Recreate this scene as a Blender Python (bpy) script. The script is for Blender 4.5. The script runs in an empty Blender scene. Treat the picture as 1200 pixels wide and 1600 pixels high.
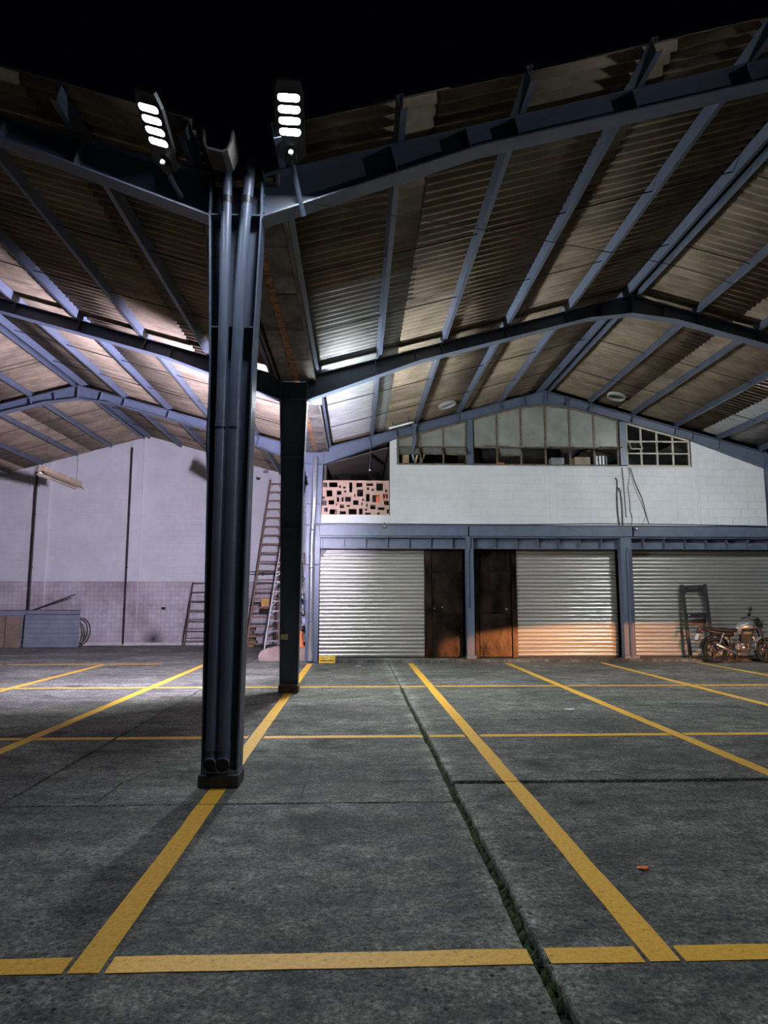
import bpy, bmesh, math, random
from mathutils import Vector, Matrix, Euler
from math import sin, cos, pi, radians, hypot, atan2, sqrt

random.seed(7)
SC = bpy.context.scene
COL = SC.collection

# ------------------------------------------------------------------ camera, world, light, exposure
cam_d = bpy.data.cameras.new('camera')
cam_d.sensor_fit = 'VERTICAL'
cam_d.sensor_height = 36.0
cam_d.lens = 1080.0 / 1600.0 * 36.0
cam_d.clip_end = 200
cam = bpy.data.objects.new('camera', cam_d)
COL.objects.link(cam)
cam.location = (0, 0, 1.5)
cam.rotation_euler = (radians(90 + 7.282), 0, -radians(2.262))
SC.camera = cam

world = bpy.data.worlds.new('night')
world.use_nodes = True
world.node_tree.nodes['Background'].inputs[0].default_value = (0.55, 0.62, 1.0, 1)
world.node_tree.nodes['Background'].inputs[1].default_value = 0.0012
SC.world = world

SC.view_settings.view_transform = 'Standard'
SC.view_settings.look = 'None'
SC.view_settings.exposure = 0.0
SC.view_settings.gamma = 1.0
SC.view_settings.use_curve_mapping = False

LED_FRONT = 400.0       # the two floodlights in view on the near column
LED_REAR_L = 13800.0     # floodlights behind the second column
LED_REAR_R = 2600.0
LED_FILL_R = 1900.0      # added unseen fill lamp behind the black beam, evens out the right wall
LED_REAR_D = 3400.0      # street-type floodlight under the second beam, aimed at the floor
LED_YARD = 3200.0       # floodlight on a yard pole to the right of the camera
HEAD_W = 17000.0         # sodium-coloured lamp low behind the camera

hl = bpy.data.lights.new('car_headlamp', 'SPOT')
hl.energy = HEAD_W
hl.color = (1.0, 0.42, 0.16)
hl.spot_size = radians(26)
hl.spot_blend = 0.25
hl.shadow_soft_size = 0.06
hlo = bpy.data.objects.new('car_headlamp', hl)
COL.objects.link(hlo)
hlo.location = (11.5, -6.0, 0.75)
hlo.rotation_euler = (radians(90 - 1.3), 0, radians(10.2))
hlo.scale = (1.0, 0.14, 1.0)

# ------------------------------------------------------------------ geometry helpers
class MB:
    def __init__(s):
        s.v = []; s.f = []; s.sm = []
    def add(s, vs, fs, smooth=False):
        n = len(s.v)
        s.v += [tuple(v) for v in vs]
        s.f += [tuple(i + n for i in f) for f in fs]
        s.sm += [smooth] * len(fs)
        return s
    def box(s, x0, x1, y0, y1, z0, z1, m=None):
        vs = [Vector(p) for p in ((x0,y0,z0),(x1,y0,z0),(x1,y1,z0),(x0,y1,z0),(x0,y0,z1),(x1,y0,z1),(x1,y1,z1),(x0,y1,z1))]
        if m is not None: vs = [m @ v for v in vs]
        return s.add(vs, [(0,3,2,1),(4,5,6,7),(0,1,5,4),(1,2,6,5),(2,3,7,6),(3,0,4,7)])
    def bevbox(s, x0, x1, y0, y1, z0, z1, b=.01, m=None):
        b = min(b, (x1-x0)*.45, (y1-y0)*.45, (z1-z0)*.45)
        bm = bmesh.new()
        bmesh.ops.create_cube(bm, size=1)
        for v in bm.verts:
            v.co = Vector(((x0+x1)/2 + v.co.x*(x1-x0), (y0+y1)/2 + v.co.y*(y1-y0), (z0+z1)/2 + v.co.z*(z1-z0)))
        bmesh.ops.bevel(bm, geom=list(bm.edges), offset=b, segments=1, affect='EDGES', profile=.5)
        bm.verts.index_update()
        vs = [(m @ v.co) if m is not None else v.co.copy() for v in bm.verts]
        s.add(vs, [[v.index for v in f.verts] for f in bm.faces])
        bm.free()
        return s
    def tube(s, pts, r, n=10, caps=True, smooth=True):
        P = [Vector(p) for p in pts]
        R = r if isinstance(r, (list, tuple)) else [r]*len(P)
        vs = []; fs = []
        up = None
        for i, p in enumerate(P):
            t = (P[min(i+1, len(P)-1)] - P[max(i-1, 0)]).normalized()
            if up is None:
                up = Vector((0,0,1)) if abs(t.z) < .9 else Vector((0,1,0))
            a = t.cross(up).normalized(); b = a.cross(t).normalized(); up = b
            for k in range(n):
                w = 2*pi*k/n
                vs.append(p + (a*cos(w) + b*sin(w))*R[i])
        for i in range(len(P)-1):
            for k in range(n):
                fs.append((i*n+k, i*n+(k+1)%n, (i+1)*n+(k+1)%n, (i+1)*n+k))
        s.add(vs, fs, smooth)
        if caps:
            m = len(P)-1
            s.add([vs[k] for k in range(n)], [tuple(range(n-1,-1,-1))])
            s.add([vs[m*n+k] for k in range(n)], [tuple(range(n))])
        return s
    def bar(s, p0, p1, w, h, side=None):
        """rectangular bar from p0 to p1, w along side, h along the other normal"""
        p0 = Vector(p0); p1 = Vector(p1); t = (p1-p0).normalized()
        sd = Vector(side) if side is not None else (Vector((0,0,1)) if abs(t.z) < .9 else Vector((0,1,0)))
        b = t.cross(sd).normalized(); a = b.cross(t).normalized()
        vs = []
        for p in (p0, p1):
            for (i, j) in ((-1,-1),(1,-1),(1,1),(-1,1)):
                vs.append(p + a*i*w/2 + b*j*h/2)
        return s.add(vs, [(0,3,2,1),(4,5,6,7),(0,1,5,4),(1,2,6,5),(2,3,7,6),(3,0,4,7)])
    def prism(s, poly, axis, a0, a1, smooth=False):
        """polygon of 2D points extruded along axis ('x','y','z')"""
        def P(q, a):
            return {'x':(a,q[0],q[1]), 'y':(q[0],a,q[1]), 'z':(q[0],q[1],a)}[axis]
        n = len(poly)
        vs = [P(q,a0) for q in poly] + [P(q,a1) for q in poly]
        fs = [tuple(range(n-1,-1,-1)), tuple(range(n,2*n))]
        s.add(vs, fs)
        vs2 = [P(q,a0) for q in poly] + [P(q,a1) for q in poly]
        return s.add(vs2, [(i,(i+1)%n,n+(i+1)%n,n+i) for i in range(n)], smooth)
    def lathe(s, prof, n=24, m=None, smooth=True):
        """prof of (r, z) about z"""
        vs = []; fs = []
        for (r, z) in prof:
            for k in range(n):
                w = 2*pi*k/n
                v = Vector((r*cos(w), r*sin(w), z)); vs.append(m @ v if m is not None else v)
        for i in range(len(prof)-1):
            for k in range(n):
                fs.append((i*n+k, i*n+(k+1)%n, (i+1)*n+(k+1)%n, (i+1)*n+k))
        return s.add(vs, fs, smooth)
    def mesh(s, name):
        me = bpy.data.meshes.new(name)
        me.from_pydata([tuple(v) for v in s.v], [], s.f)
        me.polygons.foreach_set('use_smooth', s.sm)
        bm = bmesh.new(); bm.from_mesh(me)
        bmesh.ops.recalc_face_normals(bm, faces=bm.faces)
        bm.to_mesh(me); bm.free()
        me.update()
        return me
    def build(s, name, mat, parent=None, loc=None):
        return obj(name, s.mesh(name), mat, parent, loc)

def obj(name, me, mat=None, parent=None, loc=None):
    o = bpy.data.objects.new(name, me)
    COL.objects.link(o)
    if mat is not None and not me.materials: me.materials.append(mat)
    if parent is not None:
        o.parent = parent
    if loc is not None: o.location = loc
    return o

def empty(name, loc=(0,0,0), rz=0):
    o = bpy.data.objects.new(name, None)
    COL.objects.link(o); o.location = loc; o.rotation_euler = (0,0,rz)
    o.empty_display_size = .2
    return o

def thing(o, label, cat, group=None):
    o['label'] = label; o['category'] = cat; o['kind'] = 'thing'
    if group: o['group'] = group
    return o

def struct(o, label=None):
    o['kind'] = 'structure'
    if label: o['label'] = label
    return o

def shift(mb, d):
    mb.v = [(v[0]-d[0], v[1]-d[1], v[2]-d[2]) for v in mb.v]
    return mb

def copy_tree(o, parent=None):
    c = o.copy(); COL.objects.link(c)
    if parent is not None: c.parent = parent
    for ch in list(o.children): copy_tree(ch, c)
    return c

# ------------------------------------------------------------------ materials
def mat(name, c1, c2=None, scale=4, detail=4, rough=.6, metal=0, bump=0, bscale=None, stretch=(1,1,1), coords='Object',
        lo=.35, hi=.65, emit=None, rand=0, spec=.5, rough2=None):
    m = bpy.data.materials.new(name); m.use_nodes = True
    N = m.node_tree.nodes; L = m.node_tree.links
    b = N['Principled BSDF']
    b.inputs['Roughness'].default_value = rough
    b.inputs['Metallic'].default_value = metal
    b.inputs['Specular IOR Level'].default_value = spec
    if emit:
        b.inputs['Emission Color'].default_value = (*emit[0],1); b.inputs['Emission Strength'].default_value = emit[1]
    b.inputs['Base Color'].default_value = (*c1,1)
    if c2 is None and not bump: return m
    if coords == 'World':
        g = N.new('ShaderNodeNewGeometry'); vec = g.outputs['Position']
    else:
        t = N.new('ShaderNodeTexCoord'); vec = t.outputs['Object']
    oi = N.new('ShaderNodeObjectInfo')
    mp = N.new('ShaderNodeMapping'); mp.inputs['Scale'].default_value = stretch
    if coords != 'World':
        ad = N.new('ShaderNodeVectorMath'); ad.operation = 'MULTIPLY_ADD'
        ad.inputs[1].default_value = (37,37,37)
        L.new(oi.outputs['Random'], ad.inputs[0]); L.new(vec, ad.inputs[2]); vec = ad.outputs[0]
    L.new(vec, mp.inputs[0])
    n = N.new('ShaderNodeTexNoise'); n.inputs['Scale'].default_value = scale; n.inputs['Detail'].default_value = detail
    n.inputs['Roughness'].default_value = .62
    L.new(mp.outputs[0], n.inputs['Vector'])
    if c2 is not None:
        r = N.new('ShaderNodeValToRGB')
        r.color_ramp.elements[0].position = lo; r.color_ramp.elements[1].position = hi
        r.color_ramp.elements[0].color = (*c1,1); r.color_ramp.elements[1].color = (*c2,1)
        L.new(n.outputs['Fac'], r.inputs[0])
        out = r.outputs[0]
        if rand:
            mr = N.new('ShaderNodeMapRange'); mr.inputs['To Min'].default_value = 1-rand; mr.inputs['To Max'].default_value = 1+rand
            L.new(oi.outputs['Random'], mr.inputs['Value'])
            vm = N.new('ShaderNodeVectorMath'); vm.operation = 'SCALE'
            L.new(out, vm.inputs[0]); L.new(mr.outputs[0], vm.inputs['Scale']); out = vm.outputs[0]
        L.new(out, b.inputs['Base Color'])
    if rough2 is not None:
        mr = N.new('ShaderNodeMapRange'); mr.inputs['To Min'].default_value = rough; mr.inputs['To Max'].default_value = rough2
        mr.inputs['From Min'].default_value = .3; mr.inputs['From Max'].default_value = .7
        L.new(n.outputs['Fac'], mr.inputs['Value']); L.new(mr.outputs[0], b.inputs['Roughness'])
    if bump:
        src = n
        if bscale:
            src = N.new('ShaderNodeTexNoise'); src.inputs['Scale'].default_value = bscale; src.inputs['Detail'].default_value = 4
            L.new(mp.outputs[0], src.inputs['Vector'])
        bp = N.new('ShaderNodeBump'); bp.inputs['Strength'].default_value = bump; bp.inputs['Distance'].default_value = .02
        L.new(src.outputs['Fac'], bp.inputs['Height']); L.new(bp.outputs[0], b.inputs['Normal'])
    return m

def concrete_mat():
    m = bpy.data.materials.new('worn_concrete'); m.use_nodes = True
    N = m.node_tree.nodes; L = m.node_tree.links; b = N['Principled BSDF']
    g = N.new('ShaderNodeNewGeometry'); P = g.outputs['Position']
    def noise(scale, detail=5, rough=.6, st=(1,1,1)):
        mp = N.new('ShaderNodeMapping'); mp.inputs['Scale'].default_value = st; L.new(P, mp.inputs[0])
        n = N.new('ShaderNodeTexNoise'); n.inputs['Scale'].default_value = scale; n.inputs['Detail'].default_value = detail
        n.inputs['Roughness'].default_value = rough; L.new(mp.outputs[0], n.inputs['Vector']); return n
    def ramp(src, p0, c0, p1, c1):
        r = N.new('ShaderNodeValToRGB'); r.color_ramp.elements[0].position = p0; r.color_ramp.elements[1].position = p1
        r.color_ramp.elements[0].color = (*c0,1); r.color_ramp.elements[1].color = (*c1,1); L.new(src, r.inputs[0]); return r
    def mul(a, b_):
        x = N.new('ShaderNodeMix'); x.data_type = 'RGBA'; x.blend_type = 'MULTIPLY'; x.inputs[0].default_value = 1
        L.new(a, x.inputs[6]); L.new(b_, x.inputs[7]); return x.outputs[2]
    big = ramp(noise(.55,4,.6,(1,1.6,1)).outputs['Fac'], .32, (.10,.102,.098), .68, (.29,.297,.285))
    mid = ramp(noise(2.6,6,.7,(1,1.5,1)).outputs['Fac'], .33, (.42,.42,.43), .62, (1.12,1.12,1.08))
    fine = ramp(noise(34,6,.85).outputs['Fac'], .36, (.06,.06,.06), .64, (2.0,1.95,1.9))
    blot = ramp(noise(8,5,.75,(1,1.3,1)).outputs['Fac'], .33, (.45,.45,.45), .66, (1.35,1.35,1.32))
    spots = ramp(noise(.95,4,.6,(1,1.2,1)).outputs['Fac'], .30, (.30,.29,.29), .41, (1,1,1))
    vo = N.new('ShaderNodeTexVoronoi'); vo.inputs['Scale'].default_value = 9; L.new(P, vo.inputs['Vector'])
    pits = ramp(vo.outputs['Distance'], .07, (.05,.05,.05), .13, (1,1,1))
    ag = N.new('ShaderNodeTexVoronoi'); ag.inputs['Scale'].default_value = 75; L.new(P, ag.inputs['Vector'])
    agr = ramp(ag.outputs['Color'], .1, (.62,.62,.62), .9, (1.3,1.28,1.25))
    c = mul(mul(mul(mul(mul(big.outputs[0], mid.outputs[0]), fine.outputs[0]), spots.outputs[0]), pits.outputs[0]), agr.outputs[0])
    c = mul(c, blot.outputs[0])
    # cleaner, paler rim along the long mossy joint
    sx = N.new('ShaderNodeSeparateXYZ'); L.new(P, sx.inputs[0])
    ds = N.new('ShaderNodeMath'); ds.operation = 'SUBTRACT'; ds.inputs[1].default_value = .78; L.new(sx.outputs[0], ds.inputs[0])
    ab = N.new('ShaderNodeMath'); ab.operation = 'ABSOLUTE'; L.new(ds.outputs[0], ab.inputs[0])
    nz = N.new('ShaderNodeMath'); nz.operation = 'MULTIPLY_ADD'; nz.inputs[1].default_value = .16; L.new(noise(5,4).outputs['Fac'], nz.inputs[0]); L.new(ab.outputs[0], nz.inputs[2])
    rim = ramp(nz.outputs[0], .12, (1.7,1.7,1.65), .26, (1,1,1))
    c = mul(c, rim.outputs[0])
    L.new(c, b.inputs['Base Color'])
    b.inputs['Roughness'].default_value = .78
    bp = N.new('ShaderNodeBump'); bp.inputs['Strength'].default_value = .7; bp.inputs['Distance'].default_value = .008
    L.new(fine.outputs[0], bp.inputs['Height'])
    bp2 = N.new('ShaderNodeBump'); bp2.inputs['Strength'].default_value = .5; bp2.inputs['Distance'].default_value = .02
    L.new(pits.outputs[0], bp2.inputs['Height']); L.new(bp.outputs[0], bp2.inputs['Normal'])
    L.new(bp2.outputs[0], b.inputs['Normal'])
    return m

def paint_line_mat():
    m = bpy.data.materials.new('worn_yellow_paint'); m.use_nodes = True
    N = m.node_tree.nodes; L = m.node_tree.links; b = N['Principled BSDF']
    g = N.new('ShaderNodeNewGeometry')
    n = N.new('ShaderNodeTexNoise'); n.inputs['Scale'].default_value = 38; n.inputs['Detail'].default_value = 6; n.inputs['Roughness'].default_value = .75
    L.new(g.outputs['Position'], n.inputs['Vector'])
    r = N.new('ShaderNodeValToRGB'); e = r.color_ramp.elements
    e[0].position = .3; e[0].color = (.05,.045,.03,1); e[1].position = .4; e[1].color = (.66,.345,.025,1)
    x = e.new(.7); x.color = (.86,.50,.05,1)
    L.new(n.outputs['Fac'], r.inputs[0]); L.new(r.outputs[0], b.inputs['Base Color'])
    b.inputs['Roughness'].default_value = .6
    bp = N.new('ShaderNodeBump'); bp.inputs['Strength'].default_value = .5; bp.inputs['Distance'].default_value = .004
    L.new(n.outputs['Fac'], bp.inputs['Height']); L.new(bp.outputs[0], b.inputs['Normal'])
    return m

def tile_mat():
    m = bpy.data.materials.new('small_wall_tiles'); m.use_nodes = True
    N = m.node_tree.nodes; L = m.node_tree.links; b = N['Principled BSDF']
    g = N.new('ShaderNodeNewGeometry')
    sp = N.new('ShaderNodeSeparateXYZ'); L.new(g.outputs['Position'], sp.inputs[0])
    cb = N.new('ShaderNodeCombineXYZ'); L.new(sp.outputs[0], cb.inputs[0]); L.new(sp.outputs[2], cb.inputs[1])
    br = N.new('ShaderNodeTexBrick'); br.offset = 0; br.inputs['Scale'].default_value = 1
    br.inputs['Brick Width'].default_value = .15; br.inputs['Row Height'].default_value = .15; br.inputs['Mortar Size'].default_value = .008
    br.inputs['Color1'].default_value = (.60,.55,.56,1); br.inputs['Color2'].default_value = (.52,.47,.48,1); br.inputs['Mortar'].default_value = (.41,.365,.37,1)
    L.new(cb.outputs[0], br.inputs['Vector'])
    n = N.new('ShaderNodeTexNoise'); n.inputs['Scale'].default_value = .9; n.inputs['Detail'].default_value = 6; n.inputs['Roughness'].default_value = .65
    L.new(g.outputs['Position'], n.inputs['Vector'])
    r = N.new('ShaderNodeValToRGB'); r.color_ramp.elements[0].position = .3; r.color_ramp.elements[0].color = (.55,.5,.52,1)
    r.color_ramp.elements[1].position = .6; r.color_ramp.elements[1].color = (1,1,1,1); L.new(n.outputs['Fac'], r.inputs[0])
    x = N.new('ShaderNodeMix'); x.data_type = 'RGBA'; x.blend_type = 'MULTIPLY'; x.inputs[0].default_value = 1
    L.new(br.outputs['Color'], x.inputs[6]); L.new(r.outputs[0], x.inputs[7])
    out = x.outputs[2]
    # soot mark low on the tiles
    for (px, pz, rad, st) in ((-6.82, .2, .42, .05), (-9.1, .35, .25, .5)):
        d = N.new('ShaderNodeVectorMath'); d.operation = 'DISTANCE'; d.inputs[1].default_value = (px, pz, 0); L.new(cb.outputs[0], d.inputs[0])
        mr = N.new('ShaderNodeMapRange'); mr.inputs['From Min'].default_value = 0; mr.inputs['From Max'].default_value = rad
        mr.inputs['To Min'].default_value = st; mr.inputs['To Max'].default_value = 1; L.new(d.outputs['Value'], mr.inputs['Value'])
        vm = N.new('ShaderNodeVectorMath'); vm.operation = 'SCALE'; L.new(out, vm.inputs[0]); L.new(mr.outputs[0], vm.inputs['Scale']); out = vm.outputs[0]
    L.new(out, b.inputs['Base Color'])
    b.inputs['Roughness'].default_value = .55
    bp = N.new('ShaderNodeBump'); bp.inputs['Strength'].default_value = .4; bp.inputs['Distance'].default_value = .01; bp.invert = True
    L.new(br.outputs['Fac'], bp.inputs['Height']); L.new(bp.outputs[0], b.inputs['Normal'])
    return m

def glass_mat(name, col, mixf, rough=.15):
    m = bpy.data.materials.new(name); m.use_nodes = True
    N = m.node_tree.nodes; L = m.node_tree.links; b = N['Principled BSDF']
    t = N.new('ShaderNodeTexCoord'); n = N.new('ShaderNodeTexNoise'); n.inputs['Scale'].default_value = 2.2; n.inputs['Detail'].default_value = 6
    L.new(t.outputs['Object'], n.inputs['Vector'])
    r = N.new('ShaderNodeValToRGB'); r.color_ramp.elements[0].position = .3; r.color_ramp.elements[1].position = .75
    r.color_ramp.elements[0].color = (*[c*.7 for c in col],1); r.color_ramp.elements[1].color = (*[c*1.15 for c in col],1)
    L.new(n.outputs['Fac'], r.inputs[0]); L.new(r.outputs[0], b.inputs['Base Color'])
    b.inputs['Roughness'].default_value = rough
    tr = N.new('ShaderNodeBsdfTransparent'); mx = N.new('ShaderNodeMixShader'); mx.inputs[0].default_value = mixf
    L.new(b.outputs[0], mx.inputs[1]); L.new(tr.outputs[0], mx.inputs[2]); L.new(mx.outputs[0], N['Material Output'].inputs[0])
    return m

M = {}
M['steel'] = mat('blue_grey_steel_paint', (.085,.105,.15), (.105,.128,.18), 3, 3, .42, 0, .03, 40)
M['concrete'] = concrete_mat()
M['yellow'] = paint_line_mat()
M['sub'] = mat('dark_joint_earth', (.012,.012,.010), (.03,.028,.024), 12, 4, .95)
M['moss'] = mat('joint_moss', (.010,.017,.005), (.042,.068,.016), 30, 4, .95, 0, .5)
M['rubble'] = mat('broken_mortar', (.02,.02,.02), (.16,.16,.155), 14, 5, .9, 0, .6)
M['fibro'] = mat('weathered_fibre_cement', (.13,.10,.07), (.27,.215,.15), 1.6, 5, .92, 0, .08, 40, (1,1.6,1), rand=.16, lo=.32, hi=.68)
M['galv'] = mat('galvanised_sheet', (.29,.30,.29), (.39,.40,.385), 2.5, 3, .5, .0, 0, None, (1,3,1), rand=.05)
M['gutter'] = mat('stained_gutter_slab', (.045,.040,.035), (.17,.155,.135), 2.4, 5, .9, 0, .2, 20, rand=.2)
M['rust'] = mat('rusty_seam', (.07,.03,.012), (.33,.17,.07), 9, 5, .9, 0, .3)
M['white'] = mat('white_wall_paint', (.60,.61,.61), (.67,.68,.68), 1.2, 4, .6, 0, .05, 30, coords='World')
M['white2'] = mat('white_block_paint', (.59,.60,.60), (.67,.68,.68), 1.2, 4, .55, 0, .06, 30, coords='World')
M['tile'] = tile_mat()
M['kerb'] = mat('pale_kerb', (.5,.47,.44), (.66,.63,.6), 4, 4, .8)
M['shutter'] = mat('bare_shutter_steel', (.38,.365,.335), (.47,.455,.415), 1.5, 4, .34, .6, 0, None, (.5,1,9), rand=.06)
M['brownsteel'] = mat('brown_lacquered_steel', (.018,.013,.011), (.060,.040,.028), 2.2, 6, .24, .85, .4, 4.5, (1,1,.7), rough2=.46)
M['black'] = mat('black_metal', (.012,.012,.013), (.02,.02,.02), 8, 3, .45)
M['rubber'] = mat('black_rubber', (.006,.006,.006), (.010,.010,.010), 20, 2, .8)
M['darkint'] = mat('dark_interior', (.07,.062,.055), (.11,.10,.09), 1.5, 4, .9)
M['soffit'] = mat('brown_lining_board', (.12,.095,.08), (.17,.135,.115), 1.5, 4, .85)
M['glass_dirty'] = glass_mat('dirty_glass', (.30,.305,.265), .12, .3)
M['glass_dark'] = glass_mat('clear_dark_glass', (.02,.022,.022), .72, .06)
M['frame_cream'] = mat('cream_window_steel', (.42,.38,.29), (.52,.47,.37), 12, 3, .6)
M['frame_brown'] = mat('brown_window_steel', (.09,.066,.045), (.16,.12,.085), 12, 3, .6)
M['screen'] = mat('salmon_screen_block', (.46,.30,.225), (.56,.385,.30), 3, 4, .8, 0, .1)
M['wood'] = mat('old_timber', (.16,.10,.055), (.32,.21,.12), 3, 5, .75, 0, .1, None, (1,1,8))
M['pale_wood'] = mat('pale_timber', (.42,.28,.15), (.55,.38,.22), 3, 5, .75, 0, .1, None, (1,1,8))
M['ladder_brown'] = mat('red_brown_fibreglass', (.20,.105,.08), (.27,.15,.11), 5, 3, .5)
M['alu'] = mat('dull_aluminium', (.24,.235,.24), (.34,.33,.335), 6, 3, .42, .5)
M['alu_dark'] = mat('dark_ladder_paint', (.06,.045,.04), (.10,.08,.07), 6, 3, .6)
M['chrome'] = mat('polished_downpipe', (.62,.64,.70), (.74,.75,.8), 2, 3, .2, .85, .05, 6)
M['plinth'] = mat('pink_concrete', (.24,.165,.14), (.34,.245,.215), 3, 5, .85, 0, .2)
M['orange'] = mat('orange_plastic', (.75,.16,.04), (.85,.2,.06), 4, 3, .5)
M['panel_blue'] = mat('grey_blue_panel', (.24,.26,.32), (.32,.345,.41), 2, 4, .45, .3)
M['board'] = mat('brown_board', (.15,.105,.075), (.25,.185,.135), 2, 5, .8)
M['hose'] = mat('black_hose', (.012,.012,.014), (.02,.02,.022), 8, 2, .5)
M['beige'] = mat('aged_cream_enamel', (.30,.22,.145), (.40,.31,.21), 4, 4, .5)
M['card'] = mat('ochre_card', (.55,.32,.09), (.66,.40,.13), 4, 3, .8)
M['plate'] = mat('cream_plate', (.62,.56,.34), (.70,.64,.42), 9, 3, .6)
M['yplastic'] = mat('yellow_plastic', (.72,.46,.03), (.82,.56,.06), 7, 3, .5)
M['silver'] = mat('silver_bike_paint', (.40,.40,.41), (.50,.50,.51), 5, 2, .28, .6)
M['engine'] = mat('cast_engine_metal', (.14,.135,.13), (.25,.24,.235), 10, 3, .35, .8)
M['exhaust'] = mat('chrome_exhaust', (.60,.58,.56), (.70,.68,.66), 4, 2, .18, .95)
M['seat'] = mat('black_vinyl', (.008,.007,.007), (.014,.012,.011), 14, 3, .5)
M['redlens'] = mat('red_lens', (.07,.012,.01), (.09,.015,.012), 5, 2, .25)
M['paper'] = mat('white_plate', (.75,.76,.78), (.82,.83,.84), 5, 2, .5)
M['mirror'] = mat('mirror_glass', (.75,.78,.82), (.8,.82,.85), 3, 2, .05, 1)
M['grey'] = mat('grey_plastic', (.22,.22,.23), (.28,.28,.29), 5, 3, .5)
M['blue'] = mat('blue_plastic', (.02,.05,.18), (.03,.07,.24), 5, 3, .5)
M['housing'] = mat('dark_lamp_housing', (.03,.032,.036), (.045,.047,.05), 6, 3, .45)
M['lens_white'] = mat('white_sensor_lens', (.8,.8,.78), (.86,.86,.84), 4, 2, .3)
def led(name, col, strength):
    return mat(name, (.8,.8,.8), emit=(col, strength))
M['led_front'] = led('lit_led_front', (.80,.87,1.0), LED_FRONT)
M['led_rl'] = led('lit_led_rear_left', (.80,.73,1.0), LED_REAR_L)
M['led_rr'] = led('lit_led_rear_right', (.88,.95,1.0), LED_REAR_R)
M['led_rd'] = led('lit_led_rear_down', (.90,.96,1.0), LED_REAR_D)
M['led_fill_r'] = led('lit_led_fill_right', (.88,.95,1.0), LED_FILL_R)
M['led_yard'] = led('lit_led_yard', (.85,.92,1.0), LED_YARD)

# ------------------------------------------------------------------ site dimensions
FY = [5.97, 11.69, 17.41]                 # portal frames
XC = -1.10                                # line of central columns
APX = {'right': 4.90, 'left': -7.10}      # ridges
HALF = 6.0
K = .275
ZR = 6.93
def ztop(s): return ZR - K*s              # top of rafter at distance s from ridge
def zbot(s):
    P = [(0,6.60),(.8,6.50),(3.8,5.68),(5.76,4.94)]
    for (a,za),(b,zb) in zip(P, P[1:]):
        if s <= b: return za + (zb-za)*(s-a)/(b-a)
    return P[-1][1]
PURLIN_S = [.0, 1.15, 2.27, 3.40, 4.54, 5.62]
ROOF_Y0, ROOF_Y1 = 5.52, 23.35
WALL_Y = 23.9
FRONT_Y = 17.45                           # face of the white block wall

# ------------------------------------------------------------------ floor: slabs, joints, lines
floor = struct(empty('floor'))
xb = [-14.0,-9.47,-6.05,-2.63,.78,4.2,7.6,11.2,14.5]
yb = [-5.1,-1.6,1.9,5.40,8.95,12.2,15.7,19.2,24.4]
MB().box(-14.2,14.7,-5.3,24.6,-.30,-.055).build('subgrade', M['sub'], floor)
def gapx(x, y):
    if abs(x-.78) < .01: return .034 if y < 9 else .014
    if abs(x+2.63) < .01: return .016
    return .007
rng = random.Random(3)
for i in range(len(xb)-1):
    for j in range(len(yb)-1):
        x0, x1, y0, y1 = xb[i], xb[i+1], yb[j], yb[j+1]
        g0, g1 = .006, .006
        if i >= 4:
            if abs(y0-5.40) < .01: y0 = 5.95; g0 = .05
            if abs(y1-5.40) < .01: y1 = 5.95; g1 = .05
        ax, bx = gapx(xb[i], y0), gapx(xb[i+1], y0)
        rough = .010 if y0 < 12 else .004
        loop = []
        n = 16
        rag = lambda a: a + rng.uniform(-rough, rough)
        for k in range(n): loop.append((x0+(x1-x0)*k/n if k else x0+ax, rag(y0+g0)))
        for k in range(n): loop.append((rag(x1-bx), y0+(y1-y0)*k/n if k else y0+g0))
        for k in range(n): loop.append((x1+(x0-x1)*k/n if k else x1-bx, rag(y1-g1)))
        for k in range(n): loop.append((rag(x0+ax), y1+(y0-y1)*k/n if k else y1-g1))
        cx, cy = (x0+x1)/2, (y0+y1)/2
        inner = []
        for (x, y) in loop:
            d = Vector((cx-x, cy-y)).normalized()*.009
            inner.append((x+d.x, y+d.y))
        dz = rng.uniform(-.0015, .0015)
        N_ = len(loop)
        vs = [(x,y,dz) for (x,y) in inner] + [(x,y,dz-.007) for (x,y) in loop] + [(x,y,-.05) for (x,y) in loop]
        fs = [tuple(range(N_))]
        for k in range(N_):
            k2 = (k+1) % N_
            fs.append((k, N_+k, N_+k2, k2)); fs.append((N_+k, 2*N_+k, 2*N_+k2, N_+k2))
        MB().add(vs, fs).build('slab', M['concrete'], floor)
# moss in the long joint
mb = MB()
y = .5
while y < 12.5:
    w = .028 if y < 9 else .012
    dens = 20 if y < 6.5 else 8
    for q in range(dens):
        x = .78 + rng.uniform(-w, w); yy = y + rng.uniform(0, .25); r = rng.uniform(.008, .022)
        z = -.034 + rng.uniform(0, .016)
        mb.add([(x-r,yy-r,z-.02),(x+r,yy-r,z-.02),(x+r,yy+r,z-.02),(x-r,yy+r,z-.02),(x+rng.uniform(-r,r)*.5,yy,z+r*.5)],
               [(0,1,4),(1,2,4),(2,3,4),(3,0,4)], True)
    y += .25
o = mb.build('moss', M['moss'], floor); o['kind'] = 'stuff'; o['label'] = 'dark green moss in the long concrete joint'
mb = MB()
for q in range(420):
    x = rng.uniform(.72, 11.0); yy = 5.95 + rng.uniform(-.05,.05); r = rng.uniform(.01,.035)
    z = -.03 + rng.uniform(0, .02)
    mb.add([(x-r*2,yy-r,z-.03),(x+r*2,yy-r,z-.03),(x+r*2,yy+r,z-.03),(x-r*2,yy+r,z-.03),(x-r*.6,yy,z+r*.4),(x+r*.7,yy,z+r*.5)],
           [(0,1,5,4),(1,2,5),(2,3,4,5),(3,0,4)])
o = mb.build('joint_rubble', M['rubble'], floor); o['kind'] = 'stuff'
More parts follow.
